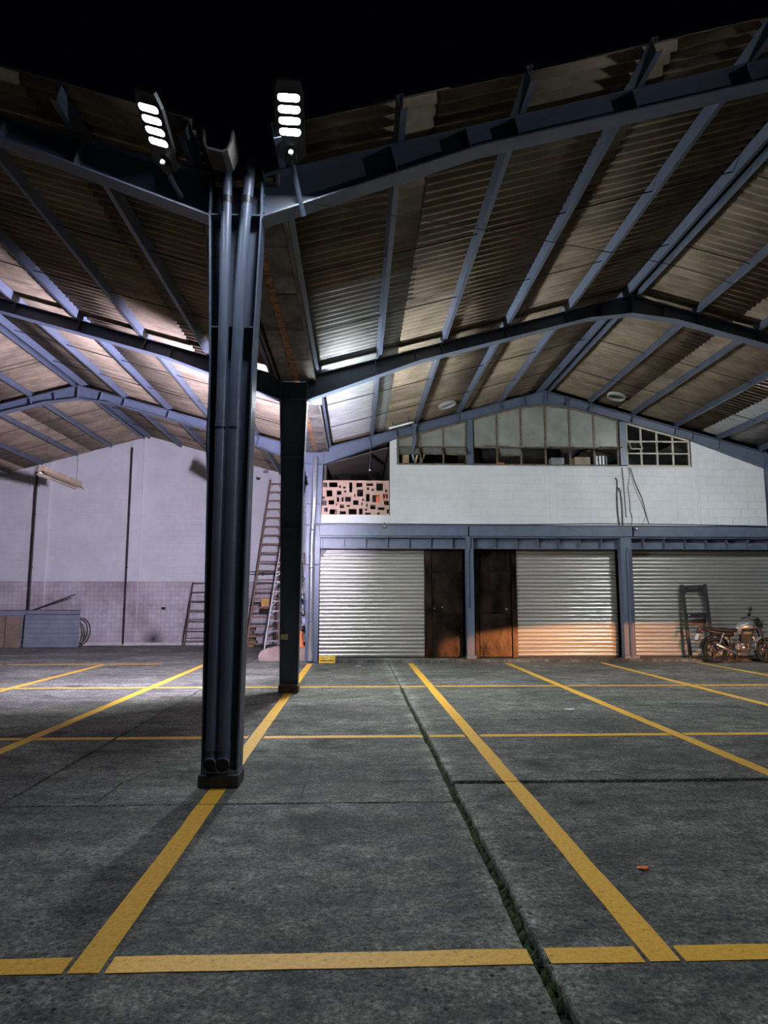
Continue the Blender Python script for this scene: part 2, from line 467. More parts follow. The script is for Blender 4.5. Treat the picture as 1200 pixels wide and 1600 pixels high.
# cracks branching from the joints (shallow open cracks)
def crack(pts, w):
    mb = MB(); P = []
    for (a, b) in zip(pts, pts[1:]):
        a = Vector(a); b = Vector(b); n = max(2, int((b-a).length/.12))
        for k in range(n): P.append(a + (b-a)*k/n + Vector((rng.uniform(-1,1), rng.uniform(-1,1)))*w*.8)
    P.append(Vector(pts[-1]))
    vs = []; fs = []
    for k, p in enumerate(P):
        t = (P[min(k+1,len(P)-1)] - P[max(k-1,0)]).normalized(); nrm = Vector((-t.y, t.x))
        ww = w*rng.uniform(.4,1)
        vs += [(p.x+nrm.x*ww, p.y+nrm.y*ww, .0024), (p.x-nrm.x*ww, p.y-nrm.y*ww, .0024)]
        if k: fs.append((2*k-2, 2*k-1, 2*k+1, 2*k))
    mb.add(vs, fs); return mb.build('crack', M['sub'], floor)
crack([(-1.93,5.43),(-1.93,6.05)], .012)
crack([(-.42,5.5),(-.40,6.7)], .007)
crack([(-1.93,6.05),(-1.75,6.6),(-1.3,6.5)], .006)
crack([(.2,6.0),(.42,6.02),(.62,5.97)], .02)
crack([(2.4,5.98),(2.2,6.25),(2.0,6.3)], .014)
crack([(4.2,8.95),(3.7,8.9),(3.2,8.98)], .01)
crack([(1.0,8.9),(1.6,8.86)], .01)
crack([(6.0,9.1),(5.4,8.95),(4.9,9.0)], .012)

# yellow parking lines
LW = .13
stalls = [-10.63,-8.30,-5.93,-3.55,-1.10,1.30,3.62,5.95,8.30,10.65]
def strip(x0, x1, y0, y1):
    vs = []; fs = []
    long_x = (x1-x0) > (y1-y0)
    n = max(2, int(max(x1-x0, y1-y0)/.25))
    for k in range(n+1):
        t = k/n; e0, e1 = rng.uniform(-.004,.004), rng.uniform(-.004,.004)
        if long_x: vs += [(x0+(x1-x0)*t, y0+e0, .0032), (x0+(x1-x0)*t, y1+e1, .0032)]
        else: vs += [(x1+e0, y0+(y1-y0)*t, .0032), (x0+e1, y0+(y1-y0)*t, .0032)]
        if k: fs.append((2*k-2, 2*k, 2*k+1, 2*k-1))
    m_ = len(vs)
    vs += [(v[0], v[1], .0004) for v in vs[:m_]]
    for k in range(n):
        fs.append((2*k, m_+2*k, m_+2*k+2, 2*k+2)); fs.append((2*k+1, 2*k+3, m_+2*k+3, m_+2*k+1))
    fs.append((0, 1, m_+1, m_)); fs.append((2*n, m_+2*n, m_+2*n+1, 2*n+1))
    o = MB().add(vs, fs).build('painted_line', M['yellow'], floor); o['label'] = 'worn yellow parking line'
JX = [-9.47,-6.05,-2.63,.78,4.2,7.6]
JY = [5.40,8.95,12.2,15.7]
for x in stalls:
    brk = [3.05] + [(5.95 if (b==5.40 and x > .78) else b) for b in JY] + [16.85]
    for a, b in zip(brk, brk[1:]):
        strip(x-LW/2, x+LW/2, a+.008, b-.008)
for yl, xa, xe in ((3.12,-13.5,13.5),(7.92,-13.5,13.5),(12.38,-13.5,13.5),(16.92,-13.5,-4.6)):
    cut = sorted([xa] + [j for j in JX if xa < j < xe] + [s for s in stalls if xa < s < xe] + [xe])
    for a, b in zip(cut, cut[1:]):
        ga = LW/2+.022 if a in stalls else (gapx(a, yl)+.004)
        gb = LW/2+.022 if b in stalls else (gapx(b, yl)+.004)
        strip(a+ga, b-gb, yl-LW/2, yl+LW/2)

# ------------------------------------------------------------------ roof: sheets, purlins, sag rods
PITCH = .155
def sheet_mesh(name, L_, waves, amp=.033, th=.007):
    vs = []; fs = []
    seg = 6; n = waves*seg + 3
    for side in (0, 1):
        for u in (0, L_):
            for k in range(n+1):
                v = k*PITCH/seg
                vs.append((u, v, amp*cos(2*pi*k/seg) + side*th))
    m_ = n+1
    for k in range(n):
        fs.append((k, k+1, m_+k+1, m_+k))
        fs.append((2*m_+k, 3*m_+k, 3*m_+k+1, 2*m_+k+1))
        fs.append((k, 2*m_+k, 2*m_+k+1, k+1))
        fs.append((m_+k, m_+k+1, 3*m_+k+1, 3*m_+k))
    fs.append((0, m_, 3*m_, 2*m_)); fs.append((n, 2*m_+n, 3*m_+n, m_+n))
    mb = MB().add(vs, fs, False)
    me = mb.mesh(name)
    # smooth only the corrugated faces
    me.polygons.foreach_set('use_smooth', [abs(p.normal.x) < .5 and abs(p.normal.z) > .15 for p in me.polygons])
    return me
ROWS = [(-.02, 2.06), (1.98, 4.17), (4.10, 5.66)]
SL = sqrt(1+K*K)
AN = atan2(K, 1)
MESHES = {}
for r, (a, b) in enumerate(ROWS):
    for w in (7, 4):
        for kind in ('fibro', 'galv'):
            me = sheet_mesh('roof_sheet', (b-a)*SL, w); me.materials.append(M[kind]); MESHES[(r, w, kind)] = me
def cprofile(d=.145, f=.062, t=.006, lip=.016, sgn=1):
    # web at x = 0, flanges to +x (sgn)
    q = [(0,0),(f,0),(f,lip),(f-t,lip),(f-t,t),(t,t),(t,d-t),(f-t,d-t),(f-t,d-lip),(f,d-lip),(f,d),(0,d)]
    return [(x*sgn, z) for (x, z) in q]
PUR = {}
def purlin_mesh(sgn, L_):
    key = (sgn, round(L_,2))
    if key not in PUR:
        PUR[key] = MB().prism(cprofile(sgn=sgn), 'y', 0, L_).mesh('purlin'); PUR[key].materials.append(M['steel'])
    return PUR[key]
ROOFS = {}
for bay in ('right', 'left'):
    ap = APX[bay]
    roof = struct(empty('roof', (ap, 0, ZR))); ROOFS[bay] = roof
    for side in (-1, 1):
        for c in range(17):
            w = 7 if c < 16 else 4
            y0 = ROOF_Y0 + c*7*PITCH
            for r, (a, b) in enumerate(ROWS):
                kind = 'fibro'
                if bay == 'right' and side == -1 and r == 2 and 3 <= c <= 10: kind = 'galv'
                if bay == 'right' and side == 1 and r == 2 and 8 <= c <= 10: kind = 'galv'
                o = bpy.data.objects.new('roof_sheet', MESHES[(r, w, kind)]); COL.objects.link(o); o.parent = roof
                jit = rng.uniform(-.006, .006)
                zc = -K*a + .145 + .030/cos(AN) + .014*(r % 2 == 0) + jit*.5
                if side == 1:
                    o.matrix_local = Matrix.Translation((a, y0 + jit, zc)) @ Matrix.Rotation(AN, 4, 'Y')
                else:
                    o.matrix_local = Matrix.Translation((-a, y0 + w*PITCH + .5*PITCH + jit, zc)) @ Matrix.Rotation(pi, 4, 'Z') @ Matrix.Rotation(AN, 4, 'Y')
                if kind == 'galv': o['label'] = 'pale galvanised roof sheet'
    # purlins: web always faces the central column line
    face = -1 if bay == 'right' else 1
    spans = [(5.46, FY[1]-.003), (FY[1]+.003, FY[2]-.003), (FY[2]+.003, 23.2)]
    for side in (-1, 1):
        for q, s in enumerate(PURLIN_S):
            if side == 1 and q == 0: xs = .075
            elif q == 0: xs = -.075
            else: xs = side*s
            for (ya, yc) in spans:
                o = bpy.data.objects.new('purlin', purlin_mesh(-face, yc-ya)); COL.objects.link(o); o.parent = roof
                tilt = AN*side
                o.matrix_local = Matrix.Translation((xs, ya, -K*abs(xs) + .012)) @ Matrix.Rotation(tilt, 4, 'Y')
    # sag rods between purlins
    for side in (-1, 1):
        for fa in FY:
            for fr in (.37, .69):
                yy = fa + 5.72*fr
                if yy > 23: continue
                pts = [(side*s, yy + rng.uniform(-.02,.02), -K*s + .06) for s in (.1,2,4,5.6)]
                MB().tube(pts, .009, 5).build('sag_rod', M['black'], roof)
    # cleats holding purlins on rafters
    for fi, fa in enumerate(FY):
        for side in (-1, 1):
            for s in PURLIN_S[1:]:
                x = side*s - face*.004
                MB().box(x-.005 if face>0 else x-.001, x+.001 if face>0 else x+.005, fa-.05, fa+.05, -K*s-.0, -K*s+.13).build('cleat', M['steel'], roof)

# valley gutter between the two roofs
gut = struct(empty('valley_gutter', (XC, 5.4, 5.3)))
y = .5
while y < 17.8:
    L_ = 1.17
    for (xa, xb_) in ((-.22,-.015),(.085,.345)):
        o = MB().bevbox(xa, xb_, y+.006, y+L_-.006, -.02+rng.uniform(-.004,.004), .035, .008).build('gutter_slab', M['gutter'], gut)
    y += L_
MB().box(-.015,.085,.5,17.8,-.005,.03).build('gutter_seam', M['rust'], gut)
for xa in (-.30, .345):
    MB().box(xa, xa+.03, .5, 17.8, -.03, .20).build('gutter_side', M['gutter'], gut)
# rounded trough outlet at the front end
prof = [(-.215,.14),(-.21,.02),(-.18,-.04),(-.05,-.07),(.0,-.05),(.035,.03),(.045,.14),(.03,.14),(.02,.04),(-.01,-.035),(-.05,-.05),(-.17,-.02),(-.195,.03),(-.2,.14)]
o = MB().prism(prof, 'y', .02, .3).build('gutter_outlet', M['gutter'], gut)

# ------------------------------------------------------------------ portal beams
def half_beam(root, side, mirrored_origin, stiff, far_col):
    """side -1: left of ridge, +1 right; coordinates relative to ridge x and frame y, absolute z"""
    S0 = 5.765
    ss = [0,.8,3.8,S0]
    top = [(side*s, ztop(s)) for s in (0,S0)]
    bot = [(side*s, zbot(s)) for s in ss]
    poly = [top[0], top[1]] + bot[::-1]
    MB().prism(poly, 'y', -.006, .006).build('web', M['steel'], root)
    # flanges
    def flange(name, pts, th, dirn):
        mb = MB(); vs = []; fs = []
        for (x, z) in pts:
            for (yy, zz) in ((-.1,0),(.1,0),(.1,th*dirn),(-.1,th*dirn)): vs.append((x, yy, z+zz))
        for k in range(len(pts)-1):
            for q in range(4): fs.append((4*k+q, 4*k+(q+1)%4, 4*k+4+(q+1)%4, 4*k+4+q))
        n = 4*(len(pts)-1)
        fs += [(3,2,1,0),(n,n+1,n+2,n+3)]
        return mb.add(vs, fs).build(name, M['steel'], root)
    flange('bottom_flange', bot, .016, -1)
    flange('top_flange', top, .014, -1)
    for s in stiff:
        zb, zt = zbot(s)+.002, ztop(s)-.014
        lean = -side*K*(zt-zb)*.9
        # square to the slope: the top leans towards the eaves
        xb_, xt = side*s, side*s + side*K*(zt-zb)*.9
        for (ya, yc) in ((-.098,-.006),(.006,.098)):
            mb = MB()
            t = .006
            vs = [(xb_-t,ya,zb),(xb_+t,ya,zb),(xb_+t,yc,zb),(xb_-t,yc,zb),(xt-t,ya,zt),(xt+t,ya,zt),(xt+t,yc,zt),(xt-t,yc,zt)]
            mb.add(vs, [(0,3,2,1),(4,5,6,7),(0,1,5,4),(1,2,6,5),(2,3,7,6),(3,0,4,7)])
            mb.build('stiffener', M['steel'], root)
    # end plate and bolts at the column
    xp = side*(S0-.006)
    MB().box(min(xp, xp+side*.012), max(xp, xp+side*.012), -.11, .11, 4.90, 5.36).build('end_plate', M['steel'], root)
    for z in (4.98,5.06,5.14,5.22,5.30):
        for yy in (-.075,.075):
            mb = MB(); mb.tube([(xp-side*.012, yy, z),(xp+side*.002, yy, z)], .012, 6, smooth=False); mb.build('bolt', M['steel'], root)

BL = {
 ('right',0): 'near roof beam sweeping right from the two-pipe column up to the picture edge',
 ('right',1): 'black backlit roof beam arching over the shutters from the black column',
 ('right',2): 'blue-grey roof beam arching directly over the row of gable windows',
 ('left',0): 'near dark roof beam behind the tilted floodlight, left of the two-pipe column',
 ('left',1): 'black backlit roof beam sloping left, behind the two-pipe column',
 ('left',2): 'lilac-lit roof beam arching over the hanging strip light before the tall white wall'}
for bay in ('right','left'):
    for fi, fy in enumerate(FY):
        root = empty('portal_beam', (APX[bay], fy, 0))
        thing(root, BL[(bay,fi)], 'roof beam')
        for side in (-1, 1):
            far = (bay == 'right' and side == 1) or (bay == 'left' and side == -1)
            st = PURLIN_S[1:5] + [.55, 3.86]
            half_beam(root, side, None, st, far)
        MB().box(-.012,.012,-.1,.1,6.60,6.915).build('ridge_plate', M['steel'], root)
        # leg at the far side of the bay
        fs_ = 1 if bay == 'right' else -1
        x0 = fs_*6.0
        lw = [(0,.14),(3.6,.18),(4.9,.235),(5.33,.235)]
        for sg in (-1, 1):
            mb = MB(); vs = []; fsx = []
            for (z, h) in lw:
                for (dx, yy) in ((0,-.12),(0,.12),(-.014*sg,.12),(-.014*sg,-.12)): vs.append((x0+sg*h+dx, yy, z))
            for k in range(len(lw)-1):
                for q in range(4): fsx.append((4*k+q,4*k+(q+1)%4,4*k+4+(q+1)%4,4*k+4+q))
            n = 4*(len(lw)-1); fsx += [(0,1,2,3),(n+3,n+2,n+1,n)]
            mb.add(vs, fsx).build('leg_flange', M['steel'], root)
        poly = [(x0-h, z) for (z, h) in lw] + [(x0+h, z) for (z, h) in lw[::-1]]
        MB().prism(poly, 'y', -.006, .006).build('leg_web', M['steel'], root)

# ------------------------------------------------------------------ central columns
def column(fy, label, foot_h=.13, levels=(3.05,3.92,4.93), foot_mat=None):
    root = thing(empty('steel_column', (XC, fy, 0)), label, 'column')
    z0 = foot_h
    lw = [(z0,.148),(3.6,.19),(4.95,.235),(5.26,.235)]
    for sg in (-1, 1):
        mb = MB(); vs = []; fsx = []
        for (z, h) in lw:
            for (dx, yy) in ((0,-.12),(0,.12),(-.014*sg,.12),(-.014*sg,-.12)): vs.append((sg*h+dx, yy, z))
        for k in range(len(lw)-1):
            for q in range(4): fsx.append((4*k+q,4*k+(q+1)%4,4*k+4+(q+1)%4,4*k+4+q))
        n = 4*(len(lw)-1); fsx += [(0,1,2,3),(n+3,n+2,n+1,n)]
        mb.add(vs, fsx).build('flange', M['steel'], root)
    poly = [(-h+.012, z) for (z, h) in lw] + [(h-.012, z) for (z, h) in lw[::-1]]
    MB().prism(poly, 'y', -.006, .006).build('web', M['steel'], root)
    def halfw(z):
        for (a,ha),(b,hb) in zip(lw, lw[1:]):
            if z <= b: return ha+(hb-ha)*(z-a)/(b-a)
        return lw[-1][1]
    for z in levels:
        h = halfw(z)-.016
        for (ya, yc) in ((-.115,-.007),(.007,.115)):
            MB().box(-h, h, ya, yc, z-.006, z+.006).build('stiffener', M['steel'], root)
    MB().box(-.15,.15,-.122,.122,z0-.02,z0).build('base_plate', M['steel'], root)
    if foot_h > .03:
        MB().bevbox(-.168,.160,-.14,.15,0,foot_h-.02,.012).build('footing', foot_mat or M['sub'], root)
    return root
M['foot1'] = mat('painted_footing', (.035,.037,.042), (.055,.057,.06), 6, 4, .6, 0, .1)
M['foot2'] = mat('rust_stained_footing', (.09,.055,.03), (.16,.10,.055), 5, 4, .8, 0, .1)
c1 = column(FY[0], 'tall near blue-grey steel column carrying two pipes, on its own footing', .13, (3.88,4.93), M['foot1'])
c2 = column(FY[1], 'black backlit steel column with a small cream plate, second along the yellow line', .15, (2.7,3.92,4.93), M['foot2'])
c3 = column(FY[2]+.0, 'lilac-lit steel column with shiny downpipe at the corner of the shutter building', .025, (2.4,3.92,4.93))
# two downpipes in the front channel of the near column
def downpipe(root, xs, y, r, ztops, elbow=True, m=None, clamps=()):
    (xb_, xt) = xs
    zb, zt = .245, ztops
    pts = []
    n = 8
    for k in range(n+1):
        t = k/n
        bend = 0
        if t > .6: bend = ((t-.6)/.4)**2
        pts.append((xb_ + (xt-xb_)*(.25*t + .75*bend), y, zb + (zt-zb)*t))
    mb = MB()
    if elbow:
        pts = [(xb_, y-.05, .195),(xb_, y-.028, .197),(xb_, y-.008, .21)] + pts
    mb.tube(pts, r, 16, caps=False)
    p = mb.build('downpipe', m or M['steel'], root)
    if elbow:
        MB().tube([(xb_, y-.066, .195),(xb_, y-.028, .196)], r*1.12, 18, caps=False).build('elbow_rim', m or M['steel'], p)
        MB().tube([(xb_, y-.030, .195),(xb_, y-.020, .195)], r*1.05, 18).build('pipe_mouth', M['black'], p)
    for z in clamps:
        t = (z-zb)/(zt-zb); bend = ((t-.6)/.4)**2 if t > .6 else 0
        x = xb_ + (xt-xb_)*(.25*t+.75*bend)
        MB().tube([(x,y,z-.03),(x,y,z+.03)], r*1.1, 16, caps=False).build('pipe_collar', M['black'] if z > 4 else (m or M['steel']), p)
    return p
downpipe(c1, (-.068,-.082), -.135, .046, 5.40, clamps=(5.05,3.0,.33))
downpipe(c1, (.034,.125), -.135, .050, 5.43, clamps=(5.05,3.0,.33))
# label plate on the black column
o = MB().bevbox(-.125,-.005,-.014,-.008,.86,.95,.003).build('cream_plate', M['plate'], c2); o['label'] = 'small cream plate'
o.location = (-.015, -.112, 0)
# shiny downpipe on the third column
p = MB().tube([(-.02,-.16,.03),(-.02,-.16,.7),(-.02,-.16,3.0),(.0,-.16,3.4),(.03,-.15,4.6),(.05,-.06,5.1)], .068, 16).build('downpipe', M['chrome'], c3)
p['label'] = 'shiny galvanised downpipe'
for z in (1.0, 2.3, 3.25):
    MB().tube([(-.02 if z < 3.1 else -.006,-.16,z-.02),(-.02 if z < 3.1 else -.006,-.16,z+.02)], .073, 16, caps=False).build('pipe_collar', M['steel'], p)
MB().box(-.2,.24,-.245,-.215,3.36,3.38).build('bracket', M['black'], c3)

# ------------------------------------------------------------------ floodlights (lamps that light the place)
def floodlight(loc, rot, ledmat, label, arm_to=None):
    """local: x across, -y towards the tip, LED face down (-z)"""
    root = thing(empty('floodlight', loc), label, 'floodlight')
    root.rotation_euler = rot
    W, L_ = .125, .62
    mb = MB()
    poly = [(-W,.02),(-W*.96,-.50),(-W*.7,-L_),(W*.7,-L_),(W*.96,-.50),(W,.02),(W*.45,.08),(-W*.45,.08)]
    mb.prism(poly, 'z', .0, .035)
    mb.prism([(x*.9, y*.97) for (x, y) in poly], 'z', .035, .05)
    mb.build('housing', M['housing'], root)
    for k in range(4):
        yc = -.49 + k*.096
        hw, hh, cr = .088, .031, .027
        pts = []
        for (cx, cy, a0) in ((hw-cr, hh-cr, 0),(-(hw-cr), hh-cr, 90),(-(hw-cr), -(hh-cr), 180),(hw-cr, -(hh-cr), 270)):
            for q in range(4):
                w = radians(a0+q*30); pts.append((cx+cr*cos(w), yc+cy+cr*sin(w)))
        MB().prism(pts, 'z', -.010, -.001).build('led_lens', ledmat, root)
        rim = MB()
        n = len(pts)
        out = [(x*1.10, yc+(y_-yc)*1.18) for (x, y_) in pts]
        vs = [(x,y_,-.012) for (x,y_) in out] + [(x*1.02,yc+(y_-yc)*1.03,-.012) for (x,y_) in pts] + [(x,y_,0) for (x,y_) in out]
        fs = [(i,(i+1)%n,n+(i+1)%n,n+i) for i in range(n)] + [(i,2*n+i,2*n+(i+1)%n,(i+1)%n) for i in range(n)]
        rim.add(vs, fs).build('lens_rim', M['housing'], root)
    s = MB().lathe([(0,-.055),(.014,-.052),(.022,-.04),(.024,-.02)], 14, Matrix.Translation((0,-.03,0))).build('motion_sensor', M['lens_white'], root)
    MB().lathe([(.024,-.022),(.032,-.02),(.034,0)], 14, Matrix.Translation((0,-.03,0))).build('sensor_ring', M['black'], s)
    MB().bevbox(-.05,.05,.0,.10,-.012,.06,.01).build('clamp', M['housing'], root)
    if arm_to is not None:
        R = Euler(rot).to_matrix()
        inv = R.inverted()
        p = inv @ (Vector(arm_to) - Vector(loc))
        MB().tube([(0,.06,.01),(p.x*.15,.16,.0),(p.x,p.y,p.z)], .026, 12).build('arm', M['steel'], root)
    return root
floodlight((-.59, 5.62, 5.37), (radians(-22), radians(1), radians(2)), M['led_front'],
           'upright-looking lit floodlight right of the two-pipe column, on a short arm', (-.50, 5.93, 4.97))
floodlight((-1.67, 5.62, 5.25), (radians(-22), radians(21), radians(-10)), M['led_front'],
           'tilted lit floodlight left of the two-pipe column', (-1.60, 5.93, 5.12))
# lamps on the hidden side of the black column
floodlight((-.975, 11.875, 3.47), (radians(101), 0, radians(72)), M['led_rl'],
           'floodlight on the far side of the black column, aimed at the tall white wall', (-1.08, 11.80, 3.35))
floodlight((-1.03, 11.94, 4.10), (radians(106), 0, radians(-80)), M['led_rr'],
           'floodlight on the far side of the black column, aimed at the shutters', (-1.08, 11.80, 3.95))
floodlight((-.74, 12.02, 5.22), (radians(10), 0, radians(180+2)), M['led_rd'],
           'street-type floodlight under the far side of the black beam, aimed at the floor', (-.74, 11.80, 5.15))
ya = Vector((.964, 0, -.265)); za = Vector((0, -.5, .866)); za = (za - ya*za.dot(ya)).normalized(); xa_ = ya.cross(za)
rot_ = Matrix((xa_, ya, za)).transposed().to_euler()  # extra hidden fill lamp, added to brighten the right end of wall and shutters
floodlight((9.30, 11.96, 5.735), tuple(rot_), M['led_fill_r'],
           'added fill floodlight hidden along the far side of the black beam right of its ridge', (9.33, 11.80, 5.66))
# yard lamp on a pole, right of the camera (outside the frame)
yp = thing(empty('lamp_pole', (7.6, 3.6, 0)), 'slim steel lamp pole in the open yard right of the camera', 'lamp pole')
MB().tube([(0,0,0),(0,0,5.3)], [.06,.045], 12).build('shaft', M['steel'], yp)
MB().bevbox(-.15,.15,-.15,.15,0,.02,.004).build('base_plate', M['steel'], yp)
floodlight((7.6, 3.52, 5.62), (radians(84), 0, radians(139.5)), M['led_yard'], 'floodlight on the yard pole right of the camera', (7.6, 3.62, 5.3))

# ------------------------------------------------------------------ rear white wall with tiled dado (left bay)
def blockwall(root, x0, x1, y, z0, z1, ztopf, bw, bh, m, proud=.006, avoid=()):
    row = 0; z = z0; meshes = {}
    while z < z1 - .02:
        x = x0 - (bw/2 if row % 2 else 0)
        while x < x1:
            a, b = max(x, x0), min(x+bw, x1)
            za, zb_ = z, min(z+bh, z1)
            top = min(ztopf(a), ztopf(b))
            x += bw
            if b-a < .03 or top < za + .05: continue
            zb_ = min(zb_, top)
            if any(not (b <= q[0] or a >= q[1] or zb_ <= q[2] or za >= q[3]) for q in avoid): continue
            key = (round(b-a,3), round(zb_-za,3))
            if key not in meshes:
                w, h = key
                mb = MB(); e = .006; g = .004 if proud < .005 else .008
                vs = [(g,0,g),(w-g,0,g),(w-g,0,h-g),(g,0,h-g),(g+e,-proud,g+e),(w-g-e,-proud,g+e),(w-g-e,-proud,h-g-e),(g+e,-proud,h-g-e)]
                mb.add(vs, [(4,5,6,7),(0,1,5,4),(1,2,6,5),(2,3,7,6),(3,0,4,7)])
                me = mb.mesh('block'); me.materials.append(m); meshes[key] = me
            o = bpy.data.objects.new('block', meshes[key]); COL.objects.link(o); o.parent = root
            o.location = (a, y - rng.uniform(0,.0015), za)
        z += bh; row += 1

def rear_roof(x):
    return 9.0
panels = [(-13.6,-10.95),(-10.5,-7.78),(-7.40,-4.6),(-4.6,XC)]
WTOP = 7.6
for k, (a, b) in enumerate(panels):
    w = struct(empty('wall_rear' if k == 0 else 'wall_rear', (0,0,0)))
    MB().box(a, b, WALL_Y, WALL_Y+.2, 0, WTOP).build('backing', M['white'], w)
    blockwall(w, a, b, WALL_Y, 2.16, 6.99, lambda x: 7.3 - K*abs(x-APX['left']), .42, .21, M['white2'], .0022)
    MB().box(a, b, WALL_Y-.016, WALL_Y-.0005, .09, 2.14).build('tile_dado', M['tile'], w)
    MB().bevbox(a, b, WALL_Y-.06, WALL_Y-.0, 0, .09, .008).build('kerb', M['kerb'], w)
for k, (a, b) in enumerate(((-10.95,-10.5),(-7.78,-7.40))):
    w = struct(empty('wall_rear', (0,0,0)))
    MB().box(a, b, WALL_Y-.10, WALL_Y+.2, 0, WTOP-.001).build('pilaster', M['white'], w)
    MB().box(a-.001, b+.001, WALL_Y-.116, WALL_Y-.1, .09, 2.14).build('tile_dado', M['tile'], w)
    MB().bevbox(a, b, WALL_Y-.14, WALL_Y-.1, 0, .09, .008).build('kerb', M['kerb'], w)
for x, r, lab in ((-10.94,.032,'thin black pipe down the white wall behind the stacked panels'),(-7.77,.024,'thin black pipe down the white wall, ridge to floor, between panels and ladder')):
    root = thing(empty('wall_pipe', (x, WALL_Y-.145, 0)), lab, 'pipe')
    zt = 6.62 - K*abs(x-APX['left']) + .30
    MB().tube([(0,0,.06),(0,0,zt)], r, 10).build('pipe', M['black'], root)
    for z in (.8, 2.6, 4.4): MB().bevbox(-r*1.5, r*1.5, -.012, .03, z-.015, z+.015, .003).build('clip', M['black'], root)

# side wall of the shutter building behind the third column
ws = struct(empty('wall_side', (0,0,0)))
MB().box(-.94,-.80,17.78,WALL_Y,0,5.15).build('backing', M['darkint'], ws)

# small fittings on the rear wall
def wallbox(name, x, z, w, h, d, m, lab, cat):
    root = thing(empty(name, (x, WALL_Y-.02, z)), lab, cat)
    MB().bevbox(-w/2,w/2,-d,0,-h/2,h/2,.006).build('body', m, root)
    MB().bevbox(-w*.4,w*.4,-d-.006,-d+.002,-h*.4,h*.4,.003).build('cover', m, root)
    return root
wallbox('socket_box', -6.52, 1.23, .13, .09, .04, M['black'], 'small black socket box on the tiled dado left of the short ladder', 'socket')
wallbox('switch_box', -3.62, 1.50, .15, .17, .06, M['grey'], 'grey switch box on the tiles beside the tall brown ladder', 'switch box')
for z, lab in ((2.46,'upper pair of thin wall pipes just right of the two-pipe column'),(1.42,'lower pair of thin wall pipes just right of the two-pipe column')):
    root = thing(empty('pipe_rail', (0, WALL_Y-.05, z)), lab, 'pipe')
    for dz in (0, .085):
        MB().tube([(-5.0,0,-dz),(-2.2,0,-dz+.01)], .017, 8).build('pipe', M['alu_dark'], root)
    for x in (-4.6,-3.2): MB().bevbox(x-.02,x+.02,-.02,.05,-.13,.04,.004).build('bracket', M['alu_dark'], root)
# security camera
root = thing(empty('security_camera', (-3.42, WALL_Y, 5.72)), 'small dark camera on the white wall above the tall ladder', 'camera')
MB().lathe([(0,-.09),(.05,-.075),(.075,-.03),(.075,0)], 14, Matrix.Translation((0,-.14,0))).build('dome', M['black'], root)
MB().lathe([(.085,0),(.085,.05),(.0,.06)], 14, Matrix.Translation((0,-.14,0))).build('housing', M['lens_white'], root)
MB().box(-.03,.03,-.14,0,.03,.07).build('bracket', M['lens_white'], root)
root = thing(empty('junction_box', (-3.18, WALL_Y, 5.95)), 'tiny grey junction box above the wall camera', 'junction box')
MB().bevbox(-.09,.09,-.05,0,-.05,.05,.01).build('body', M['grey'], root)
MB().lathe([(0,.012),(.03,.01),(.032,0)], 10, Matrix.Translation((0,-.05,0)) @ Matrix.Rotation(pi/2,4,'X')).build('cap', M['grey'], root)
# round gauge beside the third column
root = thing(empty('wall_gauge', (-1.80, WALL_Y, 4.62)), 'round white gauge with dark rim on the wall between black and lilac-lit columns', 'gauge')
MB().lathe([(.075,0),(.095,.0),(.1,.03),(.085,.04),(.075,.03)], 20, Matrix.Rotation(pi/2,4,'X')).build('rim', M['black'], root)
MB().lathe([(0,.03),(.08,.03),(.08,0)], 20, Matrix.Rotation(pi/2,4,'X')).build('dial', M['paper'], root)

# hanging strip lights (unlit)
def striplight(x, y0, y1, z, ztp, label):
    root = thing(empty('strip_light', (x, y0, z)), label, 'strip light', None)
    L_ = y1-y0
    MB().prism([(-.05,.10),(.05,.10),(.055,.24),(-.055,.24)], 'y', 0, L_).build('gear_case', M['beige'], root)
    refl = [(-.15,0),(-.142,0),(-.048,.10),(.048,.10),(.142,0),(.15,0),(.055,.112),(-.055,.112)]
    MB().prism(refl, 'y', .01, L_-.01).build('reflector', M['beige'], root)
    for sx in (-.06,.06):
        MB().tube([(sx,.05,.055),(sx,L_-.05,.055)], .018, 10).build('tube', M['lens_white'], root)
    for yy in (.22, L_-.28):
        MB().tube([(0,yy,.24),(0,yy,ztp-z)], .007, 6).build('suspension_cable', M['alu_dark'], root)
    return root
striplight(-8.34, 18.35, 20.9, 4.80, ZR-K*1.22, 'brown unlit strip light hanging on two cables before the tall white wall')
striplight(-3.75, 18.9, 21.4, 4.80, ZR-K*3.35, 'unlit strip light hanging behind the two-pipe column, shadow on the wall')

# ------------------------------------------------------------------ ladders and clutter
def ladder(root, rails, n, m, m2, rail_w=.05, rail_d=.028, step_h=.03, step_d=.08, braces=True, zoff=.35, zend=.15):
    """rails: ((x0,y0,z0),(x1,y1,z1)) for left and right"""
    (a0,a1),(b0,b1) = [(Vector(p), Vector(q)) for p, q in rails]
    MB().bar(a0, a1, rail_d, rail_w, (1,0,0)).build('rail', m, root)
    MB().bar(b0, b1, rail_d, rail_w, (1,0,0)).build('rail', m, root)
    Lr = (a1-a0).length
    for k in range(n):
        t = (zoff + k*(Lr-zoff-zend)/(n-1))/Lr
        p, q = a0+(a1-a0)*t, b0+(b1-b0)*t
        st = MB().bar(p, q, step_h, step_d, (0,0,1)).build('step', m2, root)
        if braces:
            w = (q-p).normalized()
            for e, s in ((p,1),(q,-1)):
                d = (a1-a0).normalized()*.14
                MB().bar(e+w*s*.13 - Vector((0,0,.015)), e - d, .016, .016).build('brace', m, st)
r = thing(empty('ladder', (0,0,0)), 'tall red-brown ladder with braced steps leaning on the white wall', 'ladder')
